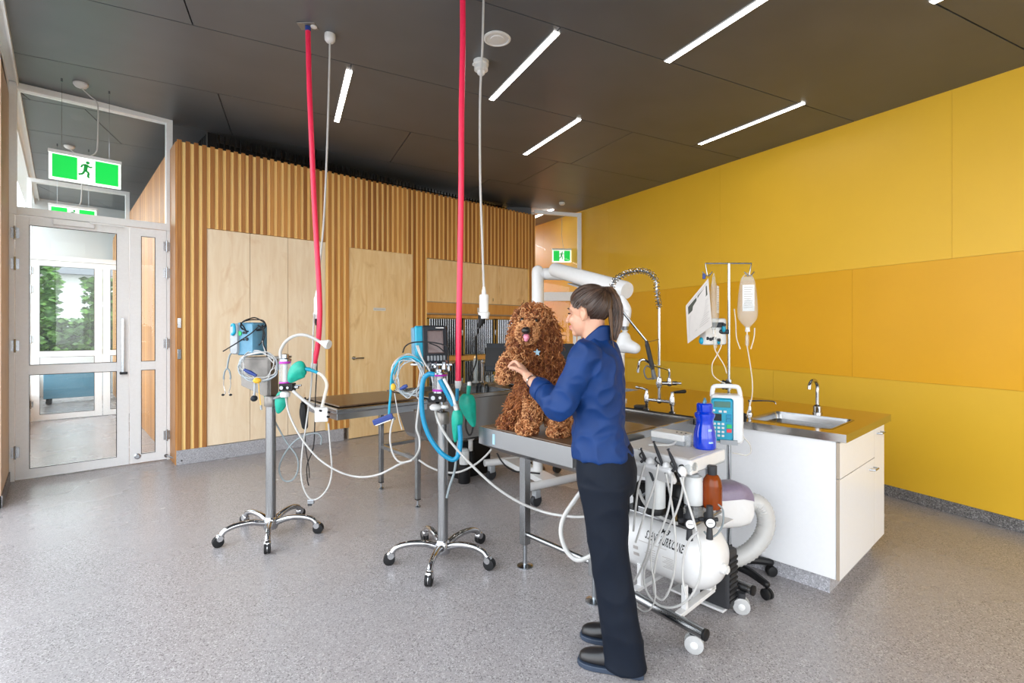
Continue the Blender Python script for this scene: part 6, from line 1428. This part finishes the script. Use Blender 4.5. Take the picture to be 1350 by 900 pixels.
m = MB(); m.box((-9, 26, -.12), (5, 32, 3.6)); m.build('wall', 'house_white', t, smooth=0); m = MB(); m.prism([V(-9.5, 25.6, 3.6), V(5.5, 25.6, 3.6), V(5.5, 32, 3.6), V(-9.5, 32, 3.6)], UP * .35); m.build('roof', 'roof_grey', t, smooth=0)
# blue grey mobile cabinet inside the far corridor
t = thing('mobile_cabinet', (.1, 13.6, 0), 'low blue grey cabinet on casters seen through both glazed doors', 'cabinet')
m = MB(); m.box((-.18, 13.4, .12), (.85, 13.9, .72)); m.build('body', 'blue_device', t, smooth=0, bevel=.01)
m = MB(); m.box((-.24, 13.34, .72), (.95, 13.95, .76)); m.build('top', 'panel_dark', t, smooth=0)
for x in (-.1, .75):
    for y in (13.46, 13.82): m = MB(); m.cyl((x, y - .02, .05), (x, y + .02, .05), .05, n=16); m.cyl((x, y, .05), (x, y, .13), .012); m.build('caster_wheel', 'black_rubber', t)
# daylight: sky plus portals in the glazed openings
wd = bpy.data.worlds.new('World'); sc.world = wd; wd.use_nodes = True; nt = wd.node_tree; bg = nt.nodes['Background']
tc = N(nt, 'ShaderNodeTexCoord'); sp = N(nt, 'ShaderNodeSeparateXYZ'); lk(nt, tc.outputs['Generated'], sp.inputs[0])
r = N(nt, 'ShaderNodeValToRGB'); e = r.color_ramp.elements; e[0].position = 0; e[0].color = (.985, .99, 1, 1); e[1].position = .7; e[1].color = (.82, .91, 1, 1); lk(nt, sp.outputs[2], r.inputs['Fac']); lk(nt, r.outputs['Color'], bg.inputs['Color'])
bg.inputs['Strength'].default_value = SKY
def area(name, loc, rot, sx, sy, power=0, col=(1, 1, 1), portal=False):
    l = bpy.data.lights.new(name, 'AREA'); l.shape = 'RECTANGLE'; l.size = sx; l.size_y = sy; l.energy = power; l.color = col
    o = bpy.data.objects.new(name, l); COL.objects.link(o); o.location = loc; o.rotation_euler = rot
    if portal: l.cycles.is_portal = True
    return o
area('portal_left', (XL - .15, 1.4, 1.75), (0, -math.pi / 2, 0), 3.5, 9.0, portal=True)
area('portal_front', (2.0, -3.2, 1.75), (math.pi / 2, 0, 0), 4.2, 3.1, portal=True)
area('portal_side', (XL - .15, 11.1, 1.9), (0, -math.pi / 2, 0), 2.8, 8.2, portal=True)
area('portal_far', (.6, 15.25, 1.9), (-math.pi / 2, 0, 0), 2.2, 2.0, portal=True)
# added fill light, out of view behind the cabin, to brighten the yellow corridor
for nme, x, y, p in (('corridor_fill', 8.0, 11.0, 220),):
    l = area(nme, (x, y, ceil_z(V(x, y, 0)) - .06), (0, 0, 0), .8, .8, p, (1, .97, .92))
cd = bpy.data.cameras.new('camera'); cam = bpy.data.objects.new('camera', cd); COL.objects.link(cam); sc.camera = cam
cam.location = EYE; cam.rotation_euler = (math.pi / 2, 0, rad(-42)); cd.sensor_width = 36; cd.lens = 36 * F / 1350; cd.shift_y = (Y0 - 450) / 1350; cd.clip_start = .05
vs = sc.view_settings; vs.view_transform = 'Standard'; vs.look = 'None'; vs.gamma = 1; vs.use_curve_mapping = False; vs.exposure = EXPO
cy = sc.cycles; cy.use_denoising = True; cy.max_bounces = 10; cy.diffuse_bounces = 5; cy.glossy_bounces = 5; cy.transparent_max_bounces = 16; cy.sample_clamp_indirect = 6
try: cy.denoiser = 'OPENIMAGEDENOISE'
except Exception: pass
